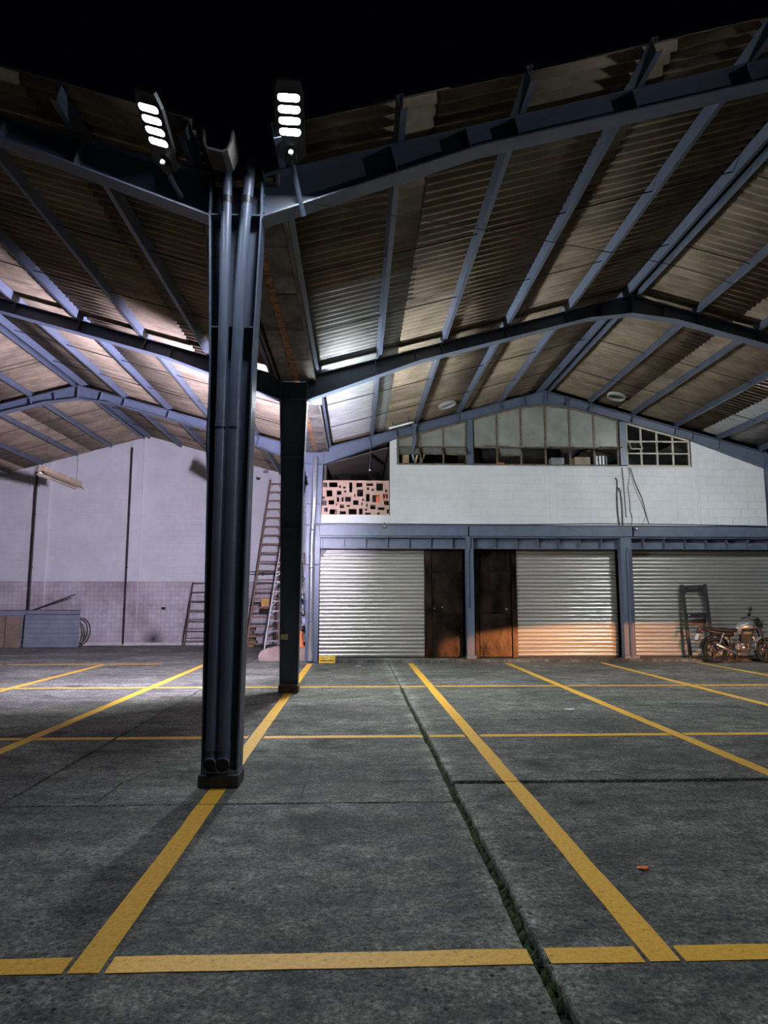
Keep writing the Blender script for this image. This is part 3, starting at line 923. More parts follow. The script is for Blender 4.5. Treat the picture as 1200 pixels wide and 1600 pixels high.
ladder(r, (((-3.47,22.4,.02),(-2.98,23.66,5.62)),((-2.50,22.4,.02),(-2.60,23.66,5.62))), 18, M['ladder_brown'], M['ladder_brown'], .075, .045, .045, .09)
r = thing(empty('stepladder', (0,0,0)), 'grey aluminium stepladder half behind the black column', 'ladder')
ladder(r, (((-2.60,19.9,.02),(-2.16,20.7,3.86)),((-1.45,19.9,.02),(-1.72,20.7,3.86))), 13, M['alu'], M['alu'], .07, .035)
for (a, b) in (((-2.55,21.7,.02),(-2.14,20.78,3.8)),((-1.5,21.7,.02),(-1.74,20.78,3.8))):
    MB().bar(a, b, .03, .05, (1,0,0)).build('rear_leg', M['alu_dark'], r)
for t in (.15,.4,.65):
    MB().bar((-2.55+.41*t,21.7-.92*t,.02+3.78*t), (-1.5-.24*t,21.7-.92*t,.02+3.78*t), .03,.02).build('rear_brace', M['alu_dark'], r)
MB().bevbox(-2.2,-1.68,20.62,20.84,3.85,3.90,.01).build('top_cap', M['alu'], r)
r = thing(empty('short_ladder', (0,0,0)), 'short dark ladder leaning on the tiled dado left of the two-pipe column', 'ladder')
ladder(r, (((-5.62,23.25,.02),(-5.56,23.83,2.10)),((-4.86,23.25,.02),(-4.92,23.83,2.10))), 7, M['alu_dark'], M['alu_dark'], .06,.04,.035,.05, False, .25, .03)
r = thing(empty('folded_card', (-2.93, 22.58, 1.42)), 'ochre card hung on the steps of the tall brown ladder', 'card')
MB().bevbox(-.13,.13,-.04,0,-.12,.12,.004).build('sheet', M['card'], r); MB().bevbox(-.13,.13,-.015,.02,.11,.135,.004).build('fold', M['card'], r)

# timber pile behind the near column
for k in range(6):
    r = thing(empty('timber_plank', (-4.4, 22.9, 0)), ['lowest','second','third','fourth','fifth','topmost'][k]+' plank of the timber pile at the foot of the tall brown ladder', 'plank', 'timber pile')
    MB().bevbox(-.1+.05*rng.random(), 1.05+.2*rng.random(), -.15, .15, k*.105, k*.105+.1, .01).build('board', M['wood'], r)

# metal shelf with boxes behind the black and lilac-lit columns
r = thing(empty('storage_rack', (-1.93, 18.9, 0)), 'dark metal storage rack crammed between the black and lilac-lit columns', 'rack')
for x in (0,.78):
    for yy in (0,.5): MB().box(x,x+.04,yy,yy+.04,0,2.75).build('upright', M['black'], r)
SHZ = [.40,.82,1.24,1.66,2.08,2.5]
for z in SHZ: MB().box(0,.82,.02,.52,z,z+.03).build('shelf', M['black'] if z > .9 else M['alu'], r)
bx = [(0,'grey',.03,.30,.30),(0,'wood',.42,.35,.2),(1,'black',.05,.34,.28),(1,'panel_blue',.46,.3,.22),(2,'board',.05,.3,.3),(2,'blue',.5,.27,.26),(3,'paper',.06,.3,.2),(3,'grey',.48,.3,.3),(4,'black',.05,.35,.25),(4,'panel_blue',.5,.28,.22),(5,'black',.04,.36,.2),(5,'alu_dark',.47,.3,.26)]
names = {'grey':'grey','wood':'brown','black':'black','panel_blue':'grey-blue','board':'tan','blue':'blue','paper':'white','alu_dark':'dark brown'}
ordn = ['lowest','second','third','fourth','fifth','top']
for (sh, mk, x, w, h) in bx:
    b = thing(empty('storage_box', (-1.93+x, 18.95, SHZ[sh]+.031)), f'{names[mk]} box on the {ordn[sh]} shelf of the dark storage rack', 'box', 'boxes on the storage rack')
    MB().bevbox(0,w,0,.36,0,h*.82,.01).build('body', M[mk], b)
    MB().bevbox(-.008,w+.008,-.008,.368,h*.82+.001,h,.008).build('lid', M[mk], b)

# concrete plinth and traffic cone
r = thing(empty('concrete_plinth', (-1.2, 17.95, 0)), 'low pinkish concrete block with rounded end, behind the black column', 'block')
bm_ = MB()
prof = [(-1.22,0),(-1.24,.12),(-1.18,.24),(-1.02,.31),(.05,.31),(.08,.28),(.08,0)]
bm_.prism(prof, 'y', -.3, .32); bm_.build('block', M['plinth'], r)
MB().bevbox(-.9,.05,-.28,.3,.311,.335,.006).build('cap', M['plinth'], r)
r = thing(empty('traffic_cone', (-1.42, 17.9, .336)), 'orange traffic cone standing on the pink block beside the black column', 'cone')
MB().lathe([(.09,.02),(.035,.36),(.022,.40),(0,.40)], 18).build('cone', M['orange'], r)
MB().bevbox(-.12,.12,-.12,.12,0,.022,.006).build('base', M['orange'], r)
# yellow crate by third column
r = thing(empty('yellow_crate', (-.70, 17.10, .0)), 'small yellow crate of bits on the floor at the first shutter', 'crate')
for k, (a, b) in enumerate((((-.18,-.10),(.18,-.10)),((-.18,.10),(.18,.10)),((-.18,-.10),(-.18,.10)),((.18,-.10),(.18,.10)))):
    for z in (.03,.085,.14): MB().bar((a[0],a[1],z),(b[0],b[1],z),.03,.012).build('slat', M['yplastic'], r)
MB().box(-.18,.18,-.1,.1,0,.014).build('bottom', M['yplastic'], r)
for (x, yy) in ((-.18,-.1),(.18,-.1),(-.18,.1),(.18,.1)): MB().box(x-.012,x+.012,yy-.012,yy+.012,0,.16).build('corner', M['yplastic'], r)
r = thing(empty('rag_bundle', (-.70, 17.10, .015)), 'crumpled pale rag lying in the small yellow crate', 'rag')
mb = MB(); rr = random.Random(5)
mb.lathe([(0,.12)]+[(.09*(.75+.25*rr.random())*sin(w), .06+.055*cos(w)) for w in (.5,.9,1.3,1.7,2.2,2.7)]+[(0,.002)], 12); mb.build('rag', M['paper'], r)

# stacked panels lower left
for k in range(3):
    r = thing(empty('ribbed_cladding', (-10.65, 22.88+.07*k, 0)), ['front ribbed grey-blue roof panel leaning in the stack by the white wall','middle ribbed roof panel in the leaning stack by the white wall','rearmost and tallest ribbed roof panel in the leaning stack'][k], 'panel', 'leaning roof panels')
    H = 1.05 + (.13 if k == 2 else 0); W_ = 1.68
    x0 = 0 if k < 2 else -1.9
    mb = MB(); n = 7
    prof = []
    for q in range(n):
        z0 = H*q/n; z1 = H*(q+1)/n
        prof += [(-.0, z0+.012),(-.0, z1-.03),(.018, z1-.022),(.018, z1-.004)]
    back = [(.022+p[0], p[1]) for p in prof[::-1]]
    mb.prism(prof+back, 'x', x0, W_ + (.05 if k==0 else 0))
    o = mb.build('ribbed_sheet', M['panel_blue'], r); o.rotation_euler = (radians(-3),0,0)
    MB().box(x0, W_, -.002, .03, H-.004, H+.012).build('top_edge', M['black'], r).rotation_euler = (radians(-3),0,0)
for k, (xa, xe, h) in enumerate(((-12.1,-11.22,1.0),(-11.2,-10.72,.98))):
    r = thing(empty('board', (xa, 22.80, 0)), ['brown board leaning at the left picture edge','narrow creased brown board leaning beside the grey-blue panels'][k], 'board', 'leaning brown boards')
    MB().bevbox(0, xe-xa, 0, .03, 0, h, .006).build('sheet', M['board'], r).rotation_euler = (radians(-3),0,0)
    MB().bevbox(.02, xe-xa-.02, -.012, .0, h*.45, h*.5, .004).build('batten', M['board'], r).rotation_euler = (radians(-3),0,0)
for k, (zz, xx) in enumerate(((1.70,-9.25),(1.58,-9.42))):
    r = thing(empty('steel_rod', (-10.45, 23.0, 1.19)), ['upper','lower'][k]+' thin black rod slanting up from the leaning panels', 'rod', 'slanting rods')
    d = Vector((xx+10.45, .3+.1*k, zz-1.19))
    MB().tube([(0,.05*k,0), d*.5, d], .018, 8).build('rod', M['black'], r)
    MB().tube([d*.985, d*1.0], .02, 8).build('tip', M['black'], r)
for k in range(2):
    r = thing(empty('hose', (-8.95, 23.2, 0)), ['outer','inner'][k]+' black hose loop at the right end of the leaning panels', 'hose', 'hose loops')
    pts = []
    for q in range(15):
        w = radians(-85 + 175*q/14)
        pts.append((-.08+(.34-.1*k)*cos(w), .03*k+.12*q/14, .48+(.44-.06*k)*sin(w)))
    MB().tube(pts, .02, 8).build('tube', M['hose'], r)
    MB().tube([pts[-1], (pts[-1][0]-.06, pts[-1][1], pts[-1][2])], .024, 8).build('coupling', M['black'], r)

# loose wires
def wire(name, pts, rad, label, cat='cable', m='black', parent_loc=None):
    c = MB(); P = [Vector(p) for p in pts]; Q = []
    n = 8
    for i in range(len(P)-1):
        p0, p1, p2, p3 = P[max(i-1,0)], P[i], P[i+1], P[min(i+2,len(P)-1)]
        for k in range(n):
            t = k/n
            Q.append(.5*((2*p1)+(p2-p0)*t+(2*p0-5*p1+4*p2-p3)*t*t+(3*p1-p0-3*p2+p3)*t**3))
    Q.append(P[-1])
    c.tube(Q, rad, 6)
    o = c.build(name, M[m])
    return thing(o, label, cat)
wire('hanging_cable', [(-1.43,6.06,4.97),(-1.40,6.14,4.6),(-1.385,6.2,4.2),(-1.36,6.2,3.5),(-1.365,6.2,2.9),(-1.32,6.2,2.3),(-1.27,6.25,1.9)], .006, 'thin loose cable dangling down the left side of the two-pipe column')

# ------------------------------------------------------------------ shutter building
bf = struct(empty('wall_front', (0,0,0)))
# backing behind the block face: lower band, right field with gable
def beam_bot(x): return zbot(abs(x-4.9)) - .016
GX1 = 10.66
band = MB()
band.prism([(-.93,3.37),(GX1,3.37),(GX1,beam_bot(GX1)+.15),(8.74,beam_bot(8.74)+.12),(8.74,4.955),(.84,4.955),(.84,3.655),(-.93,3.655)], 'y', FRONT_Y, FRONT_Y+.18)
band.build('backing', M['white'], bf)
MB().prism([(.84,4.9),(1.02,4.9),(1.02,beam_bot(1.02)+.1),(.84,beam_bot(.84)+.1)], 'y', FRONT_Y-.004, FRONT_Y+.18).build('jamb', M['white'], bf)
blockwall(bf, .84, 4.98, FRONT_Y, 3.42, 4.93, lambda x: 9, .42, .21, M['white2'], .003)
blockwall(bf, 5.16, 8.72, FRONT_Y, 3.42, 4.93, lambda x: 9, .42, .21, M['white2'], .006)
blockwall(bf, 8.90, GX1, FRONT_Y, 3.42, 5.8, lambda x: beam_bot(x)+.1, .42, .21, M['white2'], .012)
for x in (2.90, 4.98, 5.16, 6.85, 8.30, 8.72, 8.86):
    MB().box(x-.012 if x not in (2.90,) else x-.006, x+.012 if x not in (2.90,) else x+.006, FRONT_Y-.016, FRONT_Y-.001, 3.55, 4.93).build('render_bead', M['white'], bf)
MB().bevbox(.84, 8.9, FRONT_Y-.02, FRONT_Y+.1, 4.93, 4.962, .006).build('sill_course', M['white'], bf)
MB().box(8.74,8.88,FRONT_Y-.012,FRONT_Y+.001,4.962,beam_bot(8.88)).build('pier', M['white'], bf)

# floor kerb in front of shutters
k_ = struct(empty('trim_1'))
x = -.93
while x < 10.7:
    w = min(1.6, 10.75-x)
    MB().bevbox(x+.004, x+w-.004, 17.02, 18.6, -.02, .07, .012).build('kerb_slab', M['concrete'], k_)
    x += w

# lintel beams
r = thing(empty('lintel_beam', (0,0,0)), 'plain blue-grey upper steel lintel right under the white block wall', 'beam')
segs = [(-.93,2.79),(2.83,6.98),(7.02,10.72)]
for (a, b) in segs: MB().bevbox(a, b, 17.19, 17.62, 3.10, 3.368, .006).build('channel', M['steel'], r)
MB().box(-.93,10.72,17.16,17.22,3.368,3.385).build('cap_strip', M['steel'], r)
r = thing(empty('lintel_beam', (0,0,0)), 'lower steel lintel with evenly spaced stiffeners just above the shutters', 'beam')
MB().box(-.93,10.72,17.42,17.45,2.80,3.095).build('web', M['steel'], r)
MB().box(-.93,10.72,17.24,17.62,3.062,3.098).build('top_flange', M['steel'], r)
MB().box(-.93,10.72,17.30,17.62,2.79,2.806).build('bottom_flange', M['steel'], r)
x = -.86
while x < 10.7:
    if not (2.6 < x < 3.0 or 6.6 < x < 7.0):
        MB().box(x-.006,x+.006,17.30,17.42,2.806,3.062).build('stiffener', M['steel'], r)
    x += .545
# posts
def post(x0, x1, label, ztp, foot):
    xm = (x0+x1)/2
    r = thing(empty('door_post', (xm, 17.30, 0)), label, 'post')
    w = (x1-x0)/2
    MB().box(-w,-w+.012,-.09,.12,0,ztp).build('flange', M['steel'], r)
    MB().box(w-.012,w,-.09,.12,0,ztp).build('flange', M['steel'], r)
    MB().box(-w+.012,w-.012,-.075,-.06,0,ztp).build('web', M['steel'], r)
    MB().bevbox(-w-.02,w+foot,-.115,.12,.0,.15,.012).build('footing', M['steel'], r)
    return r
d_ = post(2.735,2.925,'slim blue-grey post between the two brown steel doors',3.06,.05)
MB().tube([(-.02,-.10,1.3),(-.02,-.10,2.7),(.03,-.10,2.85),(.03,-.10,3.08)], .012, 8).build('conduit', M['black'], d_)
e_ = post(6.67,6.955,'broad blue-grey post between the middle and right roller shutters',3.06,.08)
MB().tube([(.02,-.105,.1),(.02,-.105,2.8)], .03, 10).build('conduit', M['steel'], e_)

# roller shutters
SLAT = {}
def shutter(name, x0, x1, z0, z1, y, label, n=28):
    root = struct(empty(name, (x0, y, z0)), label)
    h = (z1-z0)/n; w = x1-x0
    prof = []
    for q in range(7):
        t = q/6
        prof.append((-.016*sin(pi*t)**.8, h*.02 + h*.86*t))
    prof += [(.004, h*.93),(.004,h*.99),(.008,h*.99),(.008,h*.02)]
    me = MB().prism(prof, 'x', 0, w).mesh('slat')
    me.materials.append(M['shutter'])
    for k in range(n):
        o = bpy.data.objects.new('slat', me); COL.objects.link(o); o.parent = root
        o.location = (0, rng.uniform(-.0015,.0015), k*h)
    for xa in (-.035, w-.005): MB().box(xa, xa+.04, -.03, .02, -.02, z1-z0).build('guide', M['brownsteel'], root)
    MB().bevbox(0, w, -.02, .02, -.022, .0, .004).build('bottom_bar', M['black'], root)
    return root
s1 = shutter('door_1', -.93, 1.72, .095, 2.80, 17.60, 'left roller shutter beside the lilac-lit column, plain grey')
s2 = shutter('door_4', 4.075, 6.66, .095, 2.80, 17.60, 'middle roller shutter, lower slats glowing orange')
s3 = shutter('door_5', 6.985, 10.72, .095, 2.80, 17.60, 'right roller shutter behind the motorcycle and black stand')
MB().prism([(-.93+.93,2.52),(.0,2.70),(.22,2.70),(.10,2.60),(.06,2.52)], 'y', -.06, -.03).build('corner_bracket', M['black'], s1)
# brown steel doors
def steel_door(name, x0, x1, jl, jr, label, knobs):
    root = struct(empty(name, (x0, 17.58, .075)), label)
    w = x1-x0; H = 2.72
    rails = [0, 1.10, 2.14, H]
    for a, b in zip(rails, rails[1:]):
        MB().bevbox(.01, w-.01, -.012, .02, a+.012, b-.012, .008).build('panel', M['brownsteel'], root)
    for z in rails[1:3]:
        MB().bevbox(.0, w, -.018, .0, z-.014, z+.014, .004).build('rail', M['brownsteel'], root)
    if jl: MB().box(-jl, -.004, -.05, .02, 0, H).build('jamb', M['brownsteel'], root)
    if jr: MB().box(w+.004, w+jr, -.05, .02, 0, H).build('jamb', M['brownsteel'], root)
    for (x, z) in knobs:
        MB().lathe([(0,.055),(.022,.05),(.028,.035),(.018,.02),(.014,0)], 14, Matrix.Translation((x,-.012,z)) @ Matrix.Rotation(pi/2,4,'X')).build('knob', M['exhaust'], root)
    return root
steel_door('door_2', 1.90, 2.70, .16, .0, 'left brown steel door beside the left shutter', ((.07,1.22),(.27,1.25)))
steel_door('door_3', 3.10, 3.94, .10, .12, 'right brown steel door with orange reflections', ((.70,1.2),))

# perforated screen
sc_ = thing(empty('perforated_screen', (-.93, 17.56, 3.655)), 'salmon screen wall full of rectangular holes beside the lilac-lit column', 'screen')
holes_px = [(135,548,188,612),(215,545,325,612),(345,588,372,620),(400,600,436,630),(482,545,522,680),(575,550,655,610),(705,555,800,592),(840,555,928,655),
 (182,652,258,738),(318,660,378,715),(412,652,442,682),(585,640,665,735),(548,700,564,740),(716,612,748,648),(780,628,808,660),(955,640,985,672),
 (125,735,160,775),(318,745,350,808),(380,745,408,805),(428,738,505,805),(535,785,605,850),(652,762,676,795),(704,698,754,802),(788,712,890,812),(928,702,990,758),
 (125,792,185,858),(210,785,285,845),(302,836,326,860),(358,842,416,892),(448,848,496,874),(642,815,660,858),(706,832,726,870),(762,845,830,905),(945,790,1005,850),
 (150,885,198,940),(225,908,322,975),(358,932,440,975),(475,902,580,975),(612,895,660,975),(692,895,720,925),(692,950,765,978),(862,878,950,915),(852,945,885,978),(980,905,1004,960)]
W_ = 1.755; Hs = .905
def HX(px): return (px-105)/(1010-105)*W_
def HZ(py): return (988-py)/(988-520)*Hs
rects = [(HX(a), HX(c), HZ(d), HZ(b)) for (a,b,c,d) in holes_px]
xs = sorted(set([0, W_] + [round(v,4) for q in rects for v in q[:2]])); zs = sorted(set([0, Hs] + [round(v,4) for q in rects for v in q[2:]]))
xs = [x for x in xs if 0 <= x <= W_]; zs = [z for z in zs if 0 <= z <= Hs]
def solid(i, j):
    if i < 0 or j < 0 or i >= len(xs)-1 or j >= len(zs)-1: return False
    cx, cz = (xs[i]+xs[i+1])/2, (zs[j]+zs[j+1])/2
    return not any(a < cx < b and c < cz < d for (a,b,c,d) in rects)
mb = MB(); T = .09
for i in range(len(xs)-1):
    for j in range(len(zs)-1):
        if not solid(i,j): continue
        x0,x1,z0,z1 = xs[i],xs[i+1],zs[j],zs[j+1]
        mb.add([(x0,0,z0),(x1,0,z0),(x1,0,z1),(x0,0,z1),(x0,T,z0),(x1,T,z0),(x1,T,z1),(x0,T,z1)], [(0,1,2,3),(7,6,5,4)])
        n = len(mb.v)-8
        for (di,dj,f) in ((-1,0,(0,3,7,4)),(1,0,(1,5,6,2)),(0,-1,(0,4,5,1)),(0,1,(3,2,6,7))):
            if not solid(i+di,j+dj): mb.f.append(tuple(n+q for q in f)); mb.sm.append(False)
me = bpy.data.meshes.new('screen_panel'); me.from_pydata(mb.v, [], mb.f); me.materials.append(M['screen'])
obj('screen_panel', me, None, sc_)
MB().bevbox(-.0, W_, -.012, T+.02, -.014, -.001, .004).build('sill', M['white'], sc_)

# interior of the upper floor seen through screen and windows
inn = struct(empty('wall_interior', (0,0,0)))
MB().box(-.78,10.6,17.7,23.0,2.95,3.05).build('upper_floor', M['darkint'], inn)
MB().box(-.78,10.6,22.9,23.0,3.05,6.9).build('back_wall', M['darkint'], inn)
MB().box(.86,.96,17.66,22.9,3.05,5.6).build('partition', M['darkint'], inn)
MB().prism([(-.76,5.36),(.82,5.80),(.82,5.84),(-.76,5.40)], 'y', 17.7, 20.6).build('lining', M['soffit'], inn)
MB().prism([(-.8,5.02),(.82,5.48),(.82,5.50),(-.8,5.04)], 'y', 17.8, 22.8).build('lining_board', M['soffit'], inn)
r = thing(empty('batten_lamp', (.36, 17.95, 5.20)), 'dark tubular lamp hanging in the opening above the salmon screen', 'lamp')
MB().tube([(0,0,.25),(-.03,0,-.28)], .05, 12).build('shade', M['black'], r)
MB().tube([(-.03,0,-.28),(-.032,0,-.31)], .03, 12).build('bulb', M['lens_white'], r)
MB().tube([(0,0,.25),(.03,0,.36)], .012, 8).build('stem', M['black'], r)
r = thing(empty('storage_box', (.5, 17.75, 3.96)), 'orange-red box seen through the holes of the salmon screen', 'box')
MB().bevbox(0,.26,0,.25,0,.24,.01).build('body', M['orange'], r); MB().bevbox(-.01,.27,-.01,.26,.241,.28,.006).build('lid', M['orange'], r)
r = thing(empty('work_table', (-.6, 17.72, 3.05)), 'wooden table behind the salmon screen holding the orange-red box', 'table')
MB().bevbox(0,1.4,0,.6,.87,.905,.006).build('top', M['wood'], r)
for x in (.03,1.32):
    for yy in (.03,.52): MB().box(x,x+.05,yy,yy+.05,0,.87).build('leg', M['wood'], r)

# windows under the roof beam
def window(name, x0, xm, x1, zsill, ztrans, fm, gm, vents, label, extra=()):
    """xm: inner mullion positions"""
    root = struct(empty(name, (0, FRONT_Y-.02, 0)), label)
    xsx = [x0] + list(xm) + [x1]
    t = .022
    def V(x, z0, z1, nm='mullion'): MB().box(x-t, x+t, -.02, .03, z0, z1).build(nm, fm, root)
    for x in xsx: V(x, zsill, beam_bot(x)+.0)
    MB().box(x0, x1, -.025, .035, zsill-.015, zsill+.025).build('bottom_rail', fm, root)
    for z in [ztrans] + list(extra): MB().box(x0, x1, -.022, .032, z-.018, z+.018).build('transom', fm, root)
    # sloping head
    pts = [x0] + [x for x in (4.1,4.9,5.7) if x0 < x < x1] + [x1]
    for a, b in zip(pts, pts[1:]):
        MB().prism([(a,beam_bot(a)-.045),(b,beam_bot(b)-.045),(b,beam_bot(b)),(a,beam_bot(a))], 'y', -.022, .032).build('head', fm, root)
    levels = [ztrans] + list(extra)
    lv = sorted(levels)
    for k in range(len(xsx)-1):
        a, b = xsx[k]+t, xsx[k+1]-t
        # top pane
        pp = [(a, lv[-1]+.018),(b, lv[-1]+.018),(b, beam_bot(b)-.02)] + [(x, beam_bot(x)-.02) for x in (5.7,4.9,4.1) if a < x < b] + [(a, beam_bot(a)-.02)]
        MB().prism(pp, 'y', .002, .008).build('pane', gm, root)
        for z0, z1 in zip(lv, lv[1:]):
            if ('mid', k) in vents: continue
            MB().box(a, b, .002, .008, z0+.018, z1-.018).build('pane', gm, root)
        # bottom light: glazed or open hopper sash hinged at its top
        v = vents.get(k)
        ztop_ = lv[0]; hgt = ztop_-zsill-.04
        if v is None:
            MB().box(a, b, .002, .008, zsill+.025, ztop_-.018).build('pane', gm, root)
        else:
            hopper(root, a, b, ztop_-.02, hgt*.93, v, fm, gm)
    for k in range(len(xsx)-1):
        if ('mid', k) in vents:
            a, b = xsx[k]+t, xsx[k+1]-t
            hopper(root, a, b, lv[1]-.02, lv[1]-lv[0]-.04, vents[('mid', k)], fm, gm)
    return root
def hopper(root, a, b, zt, h, ang, fm, gm):
    s = MB()
    w = b-a
    for (p0,p1,q0,q1) in ((0,w,-h,-h+.03),(0,w,-.03,0),(0,.03,-h,0),(w-.03,w,-h,0)):
        s.box(p0,p1,-.012,.012,q0,q1)
    o = s.build('vent_sash', fm, root); o.location = (a, -.03, zt); o.rotation_euler = (radians(-ang),0,0)
    MB().box(.03,w-.03,-.003,.003,-h+.03,-.03).build('pane', gm, o)
    # stay
    L_ = h*sin(radians(ang))
    MB().tube([(w*.55,.0,-h*.95),(w*.55, cos(radians(ang))*.25*0+.02, -h*.5)], .006, 6).build('stay', fm, o)
w1 = window('window_1', 1.05, (1.63,2.22), 2.82, 4.97, 5.43, M['frame_brown'], M['glass_dirty'], {0:50,1:52,2:50}, 'left triangular gable window with three open hopper vents')
w2 = window('window_2', 3.00, (3.62,4.25,4.89,5.53,6.17), 6.80, 4.97, 5.43, M['frame_brown'], M['glass_dirty'], {0:80,1:48,2:82,3:84,4:82,5:86}, 'wide middle gable window of six tall grey panes')
w3 = window('window_3', 7.04, (7.41,7.83,8.25), 8.67, 4.97, 5.30, M['frame_cream'], M['glass_dark'], {('mid',0):35,('mid',2):78}, 'right gable window with cream bars and dark panes', (5.62,))
for (x0, x1, lab) in ((2.84,2.98,'slim steel post between the left and middle gable windows'),(6.83,7.01,'slim steel post between the middle and right gable windows')):
    r = thing(empty('window_post', ((x0+x1)/2, FRONT_Y-.06, 4.97)), lab, 'post')
    w = (x1-x0)/2
    MB().box(-w,w,-.04,-.028,0,beam_bot(x1)-4.97 if x1 > 4.9 else beam_bot(x0)-4.97).build('flange', M['steel'], r)
    MB().box(-.006,.006,-.028,.08,0,beam_bot(x1)-4.97 if x1 > 4.9 else beam_bot(x0)-4.97).build('web', M['steel'], r)
# steel pipe hanging over left window
r = thing(empty('hanging_pipe', (1.42, 17.2, 5.05)), 'bent steel strut hanging from the beam in front of the left gable window', 'strut')
MB().tube([(.05,.0,.9),(.03,-.02,.5),(-.02,-.02,.15),(.03,.05,-.02)], .035, 10).build('strut', M['steel'], r)
MB().box(-.02,.12,-.04,.04,.86,.92).build('bracket', M['steel'], r)
# things inside the windows
def inside_box(name, x, w, h, d, m, lab, y=17.75, z=4.965, cat='box'):
    r = thing(empty(name, (x, y, z)), lab, cat)
    MB().bevbox(0,w,0,d,0,h,.01).build('body', M[m], r)
    MB().bevbox(.01,w-.01,-.004,.002,h*.3,h*.7,.002).build('label_panel', M[m], r)
    return r
MB().box(.98,10.5,17.63,18.2,4.90,4.965).build('window_shelf', M['wood'], inn)
inside_box('crate', 3.70, .18, .14, .2, 'orange', 'small orange crate behind the second vent of the middle gable window')
inside_box('timber_offcut', 1.16, .20, .66, .05, 'pale_wood', 'pale board standing behind the left pane of the left gable window', cat='board')
for k, (x, a) in enumerate(((1.48,.18),(1.60,.30))):
    r = thing(empty('leaning_plank', (x, 17.80, 4.966)), ['left','right'][k]+' plank leaning behind the left gable window', 'plank', 'planks in the window')
    MB().bar((0,0,0),(a,.05,.58),.05,.03,(1,0,0)).build('board', M['pale_wood'], r)
inside_box('carton', 5.75, .42, .30, .3, 'beige', 'cream carton behind the fifth vent of the middle gable window')
inside_box('bundle', 5.12, .35, .28, .25, 'grey', 'grey wrapped bundle behind the fourth vent of the middle gable window', cat='bundle')
r = thing(empty('louvre_rack', (6.36, 17.85, 4.966)), 'white slatted rack behind the last vent of the middle gable window', 'rack')
for k in range(4): MB().box(k*.09,k*.09+.045,0,.03,0,.36).build('slat', M['paper'], r)
MB().box(0,.32,.03,.05,.02,.06).build('bar', M['paper'], r)
r = thing(empty('paper_stack', (5.65, 17.68, 4.966)), 'flat white bundle of paper lying on the middle gable window shelf', 'paper')
for k in range(3): MB().bevbox(.02*k,.4-.03*k,-.02,.06,k*.016,k*.016+.014,.003).build('sheet_bundle', M['paper'], r)

# wires and conduits on the white wall
wy = FRONT_Y-.024
def wp(px, py):   # constants taken from the wall plane: 61.3 px per metre around x 6.95, z 4.99
    return (6.95 + (px-975)/59.3, wy, 4.99 - (py-727)/60.2)
wire('wall_conduit', [wp(959,748),wp(962,752),wp(961,775),wp(961,800),wp(963,823)], .019, 'thick dark cable on the white wall below the window posts, leftmost', m='alu_dark')
wire('wall_conduit', [wp(963,763),wp(966,768),wp(968,790),wp(968,824)], .020, 'thick dark cable close beside the leftmost one on the white wall', m='alu_dark')
wire('wall_cable', [wp(971,731),wp(972,755),wp(973,780),wp(974,810)], .011, 'straight thin dark cable under the post between middle and right gable windows')
wire('wall_cable', [wp(980,730),wp(982,742),wp(979,762),wp(981,790),wp(980,800),wp(983,808),wp(982,823)], .007, 'wavy thin cable next to the straight dark one on the white wall')
wire('wall_cable', [wp(984,731),wp(991,757),wp(1001,782),wp(1004,800),wp(1009,820)], .009, 'long slanting cable running right down the white wall')
wire('wall_cable', [wp(982,732),wp(989,762),wp(999,788),wp(1004,806),wp(1000,818),wp(994,826)], .005, 'thinnest looping cable below the slanting one on the white wall')
r = thing(empty('eave_spotlight', (7.06, 17.17, 3.30)), 'small round spotlight on the upper lintel below the wall cables', 'spotlight')
MB().lathe([(0,.0),(.035,0),(.05,.05),(.045,.07),(0,.07)], 14, Matrix.Rotation(pi/2,4,'X')).build('shade', M['black'], r)
MB().lathe([(0,.072),(.03,.072),(.03,.06)], 12, Matrix.Rotation(pi/2,4,'X')).build('lens', M['lens_white'], r)
r = thing(empty('eave_lamp', (.69, 17.17, 3.30)), 'small round lamp on the upper lintel above the left shutter', 'lamp')
MB().lathe([(0,.0),(.04,0),(.055,.03),(.03,.07),(0,.07)], 14).build('shade', M['grey'], r); MB().tube([(0,0,.06),(0,.01,.13)], .01, 8).build('stem', M['black'], r)
wire('lintel_cable', [(-1.05,17.15,3.39),(0,17.15,3.40),(2.5,17.15,3.39),(4.5,17.15,3.395),(5.8,17.15,3.42),(7.2,17.15,3.42),(9,17.15,3.40),(10.6,17.15,3.37)], .012, 'black cable lying along the top of the upper lintel')
wire('span_cable', [(-.45,5.86,5.06),(2.0,7.4,5.62),(5.0,9.2,6.12),(8.0,10.4,5.75),(10.6,11.5,5.2)], .005, 'thin cable slung under the right-hand roof from the near beam')

# ------------------------------------------------------------------ black stand
r = thing(empty('steel_stand', (8.66, 17.30, .07)), 'black upright steel frame leaning on the right shutter behind the motorcycle', 'stand')
r.rotation_euler = (radians(-5), radians(-1.5), 0)
for sx in (-1,1):
    MB().bevbox(sx*.30-.04, sx*.30+.04, -.03, .03, 0, 1.84, .006).build('upright', M['black'], r)
    MB().prism([(sx*.26,1.78),(sx*.10,1.78),(sx*.26,1.58)], 'y', -.012, .012).build('gusset', M['black'], r)
MB().bevbox(-.26,.26,-.03,.03,1.75,1.82,.006).build('crossbar', M['black'], r)
MB().bevbox(-.26,.26,-.03,.03,.99,1.11,.006).build('crossbar', M['black'], r)
MB().lathe([(0,.0),(.022,0),(.022,.006),(0,.006)], 12, Matrix.Translation((-.22,-.03,1.06)) @ Matrix.Rotation(pi/2,4,'X')).build('badge', M['paper'], r)

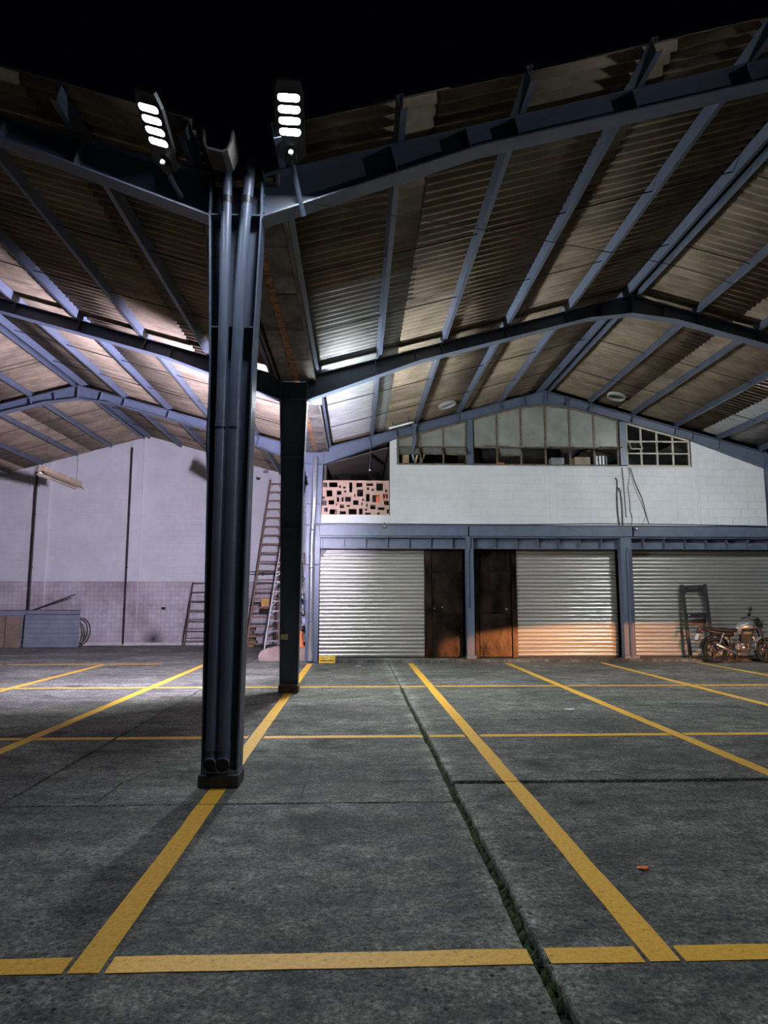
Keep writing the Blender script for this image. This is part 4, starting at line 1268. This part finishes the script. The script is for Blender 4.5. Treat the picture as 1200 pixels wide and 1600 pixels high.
# ------------------------------------------------------------------ motorcycle (x forward, z up)
bike = thing(empty('motorcycle', (8.68, 16.70, 0), radians(-3)), 'silver and black motorcycle parked in front of the right shutter', 'motorcycle')
RW = .305
WB = 1.25
def wheel(x, name):
    w = MB()
    n = 32; rings = []
    mtx = Matrix.Translation((x, 0, RW)) @ Matrix.Rotation(pi/2, 4, 'X')
    prof = [(RW-.075,-.028),(RW-.06,-.042),(RW-.03,-.048),(RW-.006,-.028),(RW,0),(RW-.006,.028),(RW-.03,.048),(RW-.06,.042),(RW-.075,.028),(RW-.075,-.028)]
    w.lathe(prof, n, mtx); tyre = w.build('wheel', M['rubber'], bike)
    MB().lathe([(RW-.072,-.03),(RW-.095,-.02),(RW-.095,.02),(RW-.072,.03)], n, mtx).build('rim', M['black'], tyre)
    MB().lathe([(0,-.06),(.04,-.06),(.05,-.03),(.05,.03),(.04,.06),(0,.06)], 16, mtx).build('hub', M['engine'], tyre)
    sp = MB()
    for k in range(6):
        a = 2*pi*k/6 + .3
        sp.bar((x+.045*cos(a),0,RW+.045*sin(a)), (x+(RW-.09)*cos(a),0,RW+(RW-.09)*sin(a)), .022, .032, (0,1,0))
    sp.build('spokes', M['black'], tyre)
    MB().lathe([(.06,-.064),(.115,-.064),(.115,-.058),(.06,-.058)], 24, mtx).build('brake_disc', M['engine'], tyre)
    return tyre
wheel(0, 'rear'); wheel(WB, 'front')
# frame
fr = MB()
for pts in ([(1.0,0,.92),(.92,0,.62),(.85,0,.32),(.55,0,.28),(.40,0,.42),(.34,0,.70)],
            [(1.0,0,.95),(.70,0,.78),(.34,0,.74),(-.15,0,.80)],
            [(.40,.06,.42),(.0,.10,RW)],[(.40,-.06,.42),(.0,-.10,RW)]):
    fr.tube(pts, .02, 8)
fr.build('frame', M['black'], bike)
fk = MB()
for s in (-.085,.085): fk.tube([(WB,s,RW),(1.13,s,.64),(1.04,s,.98)], [.024,.022,.022], 10)
fk.build('fork', M['black'], bike)
MB().bevbox(.98,1.10,-.11,.11,.90,.935,.01).build('fork_clamp', M['black'], bike)
# tank: lofted
def loft(secs, n=16, name='loft', m=None, parent=bike):
    """secs: (x, zc, half width, half height)"""
    mb = MB(); vs = []; fs = []
    for (x, zc, hw, hh) in secs:
        for k in range(n):
            a = 2*pi*k/n
            ca, sa = cos(a), sin(a)
            vs.append((x, hw*abs(ca)**.75*(1 if ca>=0 else -1), zc + hh*abs(sa)**.75*(1 if sa>=0 else -1)))
    for i in range(len(secs)-1):
        for k in range(n): fs.append((i*n+k, i*n+(k+1)%n, (i+1)*n+(k+1)%n, (i+1)*n+k))
    fs.append(tuple(range(n-1,-1,-1))); fs.append(tuple(range((len(secs)-1)*n, len(secs)*n)))
    return mb.add(vs, fs, True).build(name, m, parent)
tank = loft([(.50,.80,.05,.05),(.56,.82,.10,.085),(.70,.87,.135,.115),(.84,.885,.145,.12),(.95,.87,.13,.10),(1.02,.86,.07,.05)], name='tank', m=M['silver'])
MB().lathe([(0,.02),(.04,.018),(.045,0)], 16, Matrix.Translation((.80,0,1.0))).build('fuel_cap', M['exhaust'], tank)
loft([(.62,.80,.142,.03),(.75,.80,.155,.05),(.90,.80,.152,.045),(.98,.82,.11,.03)], name='tank_shroud', m=M['black'])
loft([(-.30,.835,.03,.012),(-.20,.82,.10,.03),(0,.80,.115,.035),(.2,.775,.125,.045),(.38,.765,.12,.05),(.52,.79,.09,.05),(.58,.82,.05,.04)], name='seat', m=M['seat'])
loft([(-.32,.81,.04,.02),(-.15,.765,.085,.035),(.1,.715,.095,.05),(.36,.68,.10,.075),(.46,.68,.06,.04)], name='side_cover', m=M['black'])
MB().tube([(.28,.11,.83),(-.1,.13,.86),(-.32,.06,.88),(-.32,-.06,.88),(-.1,-.13,.86),(.28,-.11,.83)], .013, 8).build('grab_rail', M['black'], bike)
# fenders
def fender(x, r, a0, a1, hw, m):
    mb = MB(); vs = []; fs = []; n = 14; cs = [(-1,-.02),(-.6,.0),(0,.012),(.6,0),(1,-.02)]
    for side in (0, .006):
        for i in range(n+1):
            a = radians(a0+(a1-a0)*i/n)
            for (q, dr) in cs:
                vs.append((x+(r+dr+side)*cos(a), q*hw, RW+(r+dr+side)*sin(a)))
    m5 = len(cs); S = (n+1)*m5
    for i in range(n):
        for k in range(m5-1):
            fs.append((i*m5+k,i*m5+k+1,(i+1)*m5+k+1,(i+1)*m5+k)); fs.append((S+i*m5+k,S+(i+1)*m5+k,S+(i+1)*m5+k+1,S+i*m5+k+1))
    return mb.add(vs, fs, True).build('fender', m, bike)
fender(0, RW+.05, 20, 175, .07, M['black']); fender(WB, RW+.035, 35, 165, .065, M['silver'])
# tail: light, plate, indicators
t_ = MB().bevbox(-.40,-.30,-.05,.05,.76,.83,.015).build('tail_lamp', M['redlens'], bike)
MB().bar((-.32,0,.78),(-.43,0,.52),.09,.012,(0,1,0)).build('plate_bracket', M['black'], bike)
MB().bar((-.385,-.0,.70),(-.445,0,.55),.17,.008,(0,1,0)).build('number_plate', M['paper'], bike)
ind = MB()
for s in (-1,1): ind.bevbox(-.38,-.32,s*.12-.03,s*.12+.03,.70,.735,.01)
ind.build('indicators', M['black'], bike)
# shocks
sh = MB()
for s in (-.11,.11):
    sh.tube([(.02,s,RW+.03),(.19,s,.72)], .014, 8)
    P = [(.05+.10*k/28, s+.03*cos(k*1.4), .41+.24*k/28+.03*sin(k*1.4)*.3) for k in range(29)]
    sh.tube(P, .007, 5)
sh.build('shock_absorbers', M['grey'], bike)
# engine
eng = MB().bevbox(.45,.80,-.13,.13,.28,.50,.04).build('engine', M['engine'], bike)
MB().lathe([(0,.05),(.085,.045),(.105,.02),(.105,0)], 20, Matrix.Translation((.63,-.13,.38)) @ Matrix.Rotation(pi/2,4,'X')).build('clutch_cover', M['exhaust'], eng)
cy = MB()
for k in range(7):
    z = .52+k*.024; cy.bevbox(.60+.012*k,.80+.012*k,-.085,.085,z,z+.014,.004)
cy.bevbox(.63,.80,-.06,.06,.5,.7,.01)
cy.build('cylinder', M['black'], eng)
MB().bevbox(.69,.88,-.08,.08,.69,.76,.02).build('cylinder_head', M['grey'], eng)
MB().tube([(.90,-.05,.62),(.97,-.07,.50),(.92,-.11,.33),(.70,-.14,.235),(.40,-.15,.27)], .02, 10).build('exhaust_pipe', M['exhaust'], bike)
mf = MB().tube([(.46,-.165,.25),(.38,-.17,.28),(-.02,-.19,.44),(-.06,-.19,.455)], [.03,.048,.052,.03], 14).build('muffler', M['exhaust'], bike)
MB().tube([(.30,-.205,.33),(.06,-.225,.425)], [.02,.02], 8).build('heat_shield', M['black'], mf)
MB().bevbox(.42,.47,-.24,-.10,.27,.29,.008).build('foot_peg', M['rubber'], bike)
MB().tube([(.42,.10,.30),(.36,.20,.02)], .014, 8).build('side_stand', M['black'], bike)
MB().tube([(.5,-.10,.28),(.46,-.11,.06),(.40,-.11,.02)], .014, 8).build('centre_stand', M['black'], bike)
# front end
hd = MB().lathe([(0,-.09),(.06,-.085),(.085,-.04),(.09,.0),(.085,.02)], 20, Matrix.Translation((1.13,0,.93)) @ Matrix.Rotation(pi/2,4,'Y')).build('headlamp', M['black'], bike)
MB().lathe([(.083,.02),(.05,.032),(0,.036)], 20, Matrix.Translation((1.13,0,.93)) @ Matrix.Rotation(pi/2,4,'Y')).build('lens', M['mirror'], hd)
MB().bevbox(1.02,1.10,-.08,.08,.99,1.06,.015).build('instruments', M['black'], bike)
hb = MB().tube([(.86,-.36,1.05),(.95,-.27,1.08),(1.03,-.10,1.00),(1.03,.10,1.00),(.95,.27,1.08),(.86,.36,1.05)], .012, 8).build('handlebar', M['black'], bike)
g = MB()
for s in (-1,1): g.tube([(.86,s*.36,1.05),(.94,s*.285,1.078)], .018, 10)
g.build('grips', M['rubber'], hb)
lv = MB()
for s in (-1,1): lv.tube([(.98,s*.25,1.09),(.97,s*.36,1.06)], .006, 6)
lv.build('levers', M['engine'], hb)
for s in (-1,1):
    x_, z_ = (.70, 1.17) if s < 0 else (1.10, 1.28)
    mi = MB().tube([(.95,s*.26,1.09),((.95+x_)/2,s*.31,1.12+(z_-1.17)*.4),(x_,s*.36,z_-.02)], .007, 6).build('mirror', M['black'], hb)
    MB().lathe([(0,.02),(.04,.018),(.06,.008),(.062,0)], 16, Matrix.Translation((x_,s*.36,z_)) @ Matrix.Rotation(radians(-80),4,'Y') @ Matrix.Scale(1.3,4,(0,1,0))).build('mirror_shell', M['black'], mi)
MB().tube([(1.03,-.05,1.0),(1.12,-.10,.85),(1.05,-.09,.70),(.9,-.05,.7)], .006, 6).build('cables', M['black'], bike)

# litter on the floor
for (x, yy, lab, mk) in ((1.62,4.05,'small orange scrap on the concrete right of the mossy joint','orange'),(2.95,9.7,'white paper scrap on the concrete beside the third stall line','paper'),(.05,16.2,'tiny white scrap before the left shutter','paper')):
    mb = MB(); r0 = .035 if mk == 'orange' else .07
    vs = [(r0*cos(a)*(1+.3*sin(3*a)), r0*.7*sin(a), .002+.006*abs(sin(2*a))) for a in [k*pi/4 for k in range(8)]]
    vs2 = [(v[0],v[1],v[2]+.003) for v in vs]
    mb.add(vs+vs2, [tuple(range(7,-1,-1)), tuple(range(8,16))]+[(i,(i+1)%8,8+(i+1)%8,8+i) for i in range(8)])
    o = mb.build('litter_scrap', M[mk], None, (x, yy, .001)); thing(o, lab, 'litter')

# fittings under the roof near the gable windows
for (x, yy, side, lab) in ((2.22, 16.55, -1, 'round pale roof vent collar above the left gable window'), (6.52, 16.65, 1, 'round pale roof vent collar above the right end of the middle gable window')):
    s = abs(x - 4.9)
    r = thing(empty('roof_vent', (x, yy, ZR - K*s + .118)), lab, 'vent')
    r.rotation_euler = (0, AN*side, 0)
    MB().lathe([(.19,.02),(.20,-.05),(.225,-.06),(.235,.02)], 24).build('collar', M['galv'], r)
    MB().lathe([(0,-.005),(.185,-.005),(.19,.01)], 24).build('opening', M['black'], r)
    MB().bevbox(.20,.27,-.03,.03,-.06,.0,.006).build('latch', M['black'], r)
r = thing(empty('tube_lamp', (.80, 17.12, 5.83)), 'slim white tube lamp under the roof beside the end of the pale sheets', 'lamp')
MB().tube([(0,0,0),(.58,0,.16)], .03, 10).build('tube', M['paper'], r)
MB().tube([(.58,0,.16),(.64,0,.176)], .034, 10).build('end_cap', M['grey'], r)
for t in (.1,.5): MB().box(t-.01,t+.01,-.01,.01,.27*t+.02,.27*t+.22).build('hanger', M['alu_dark'], r)
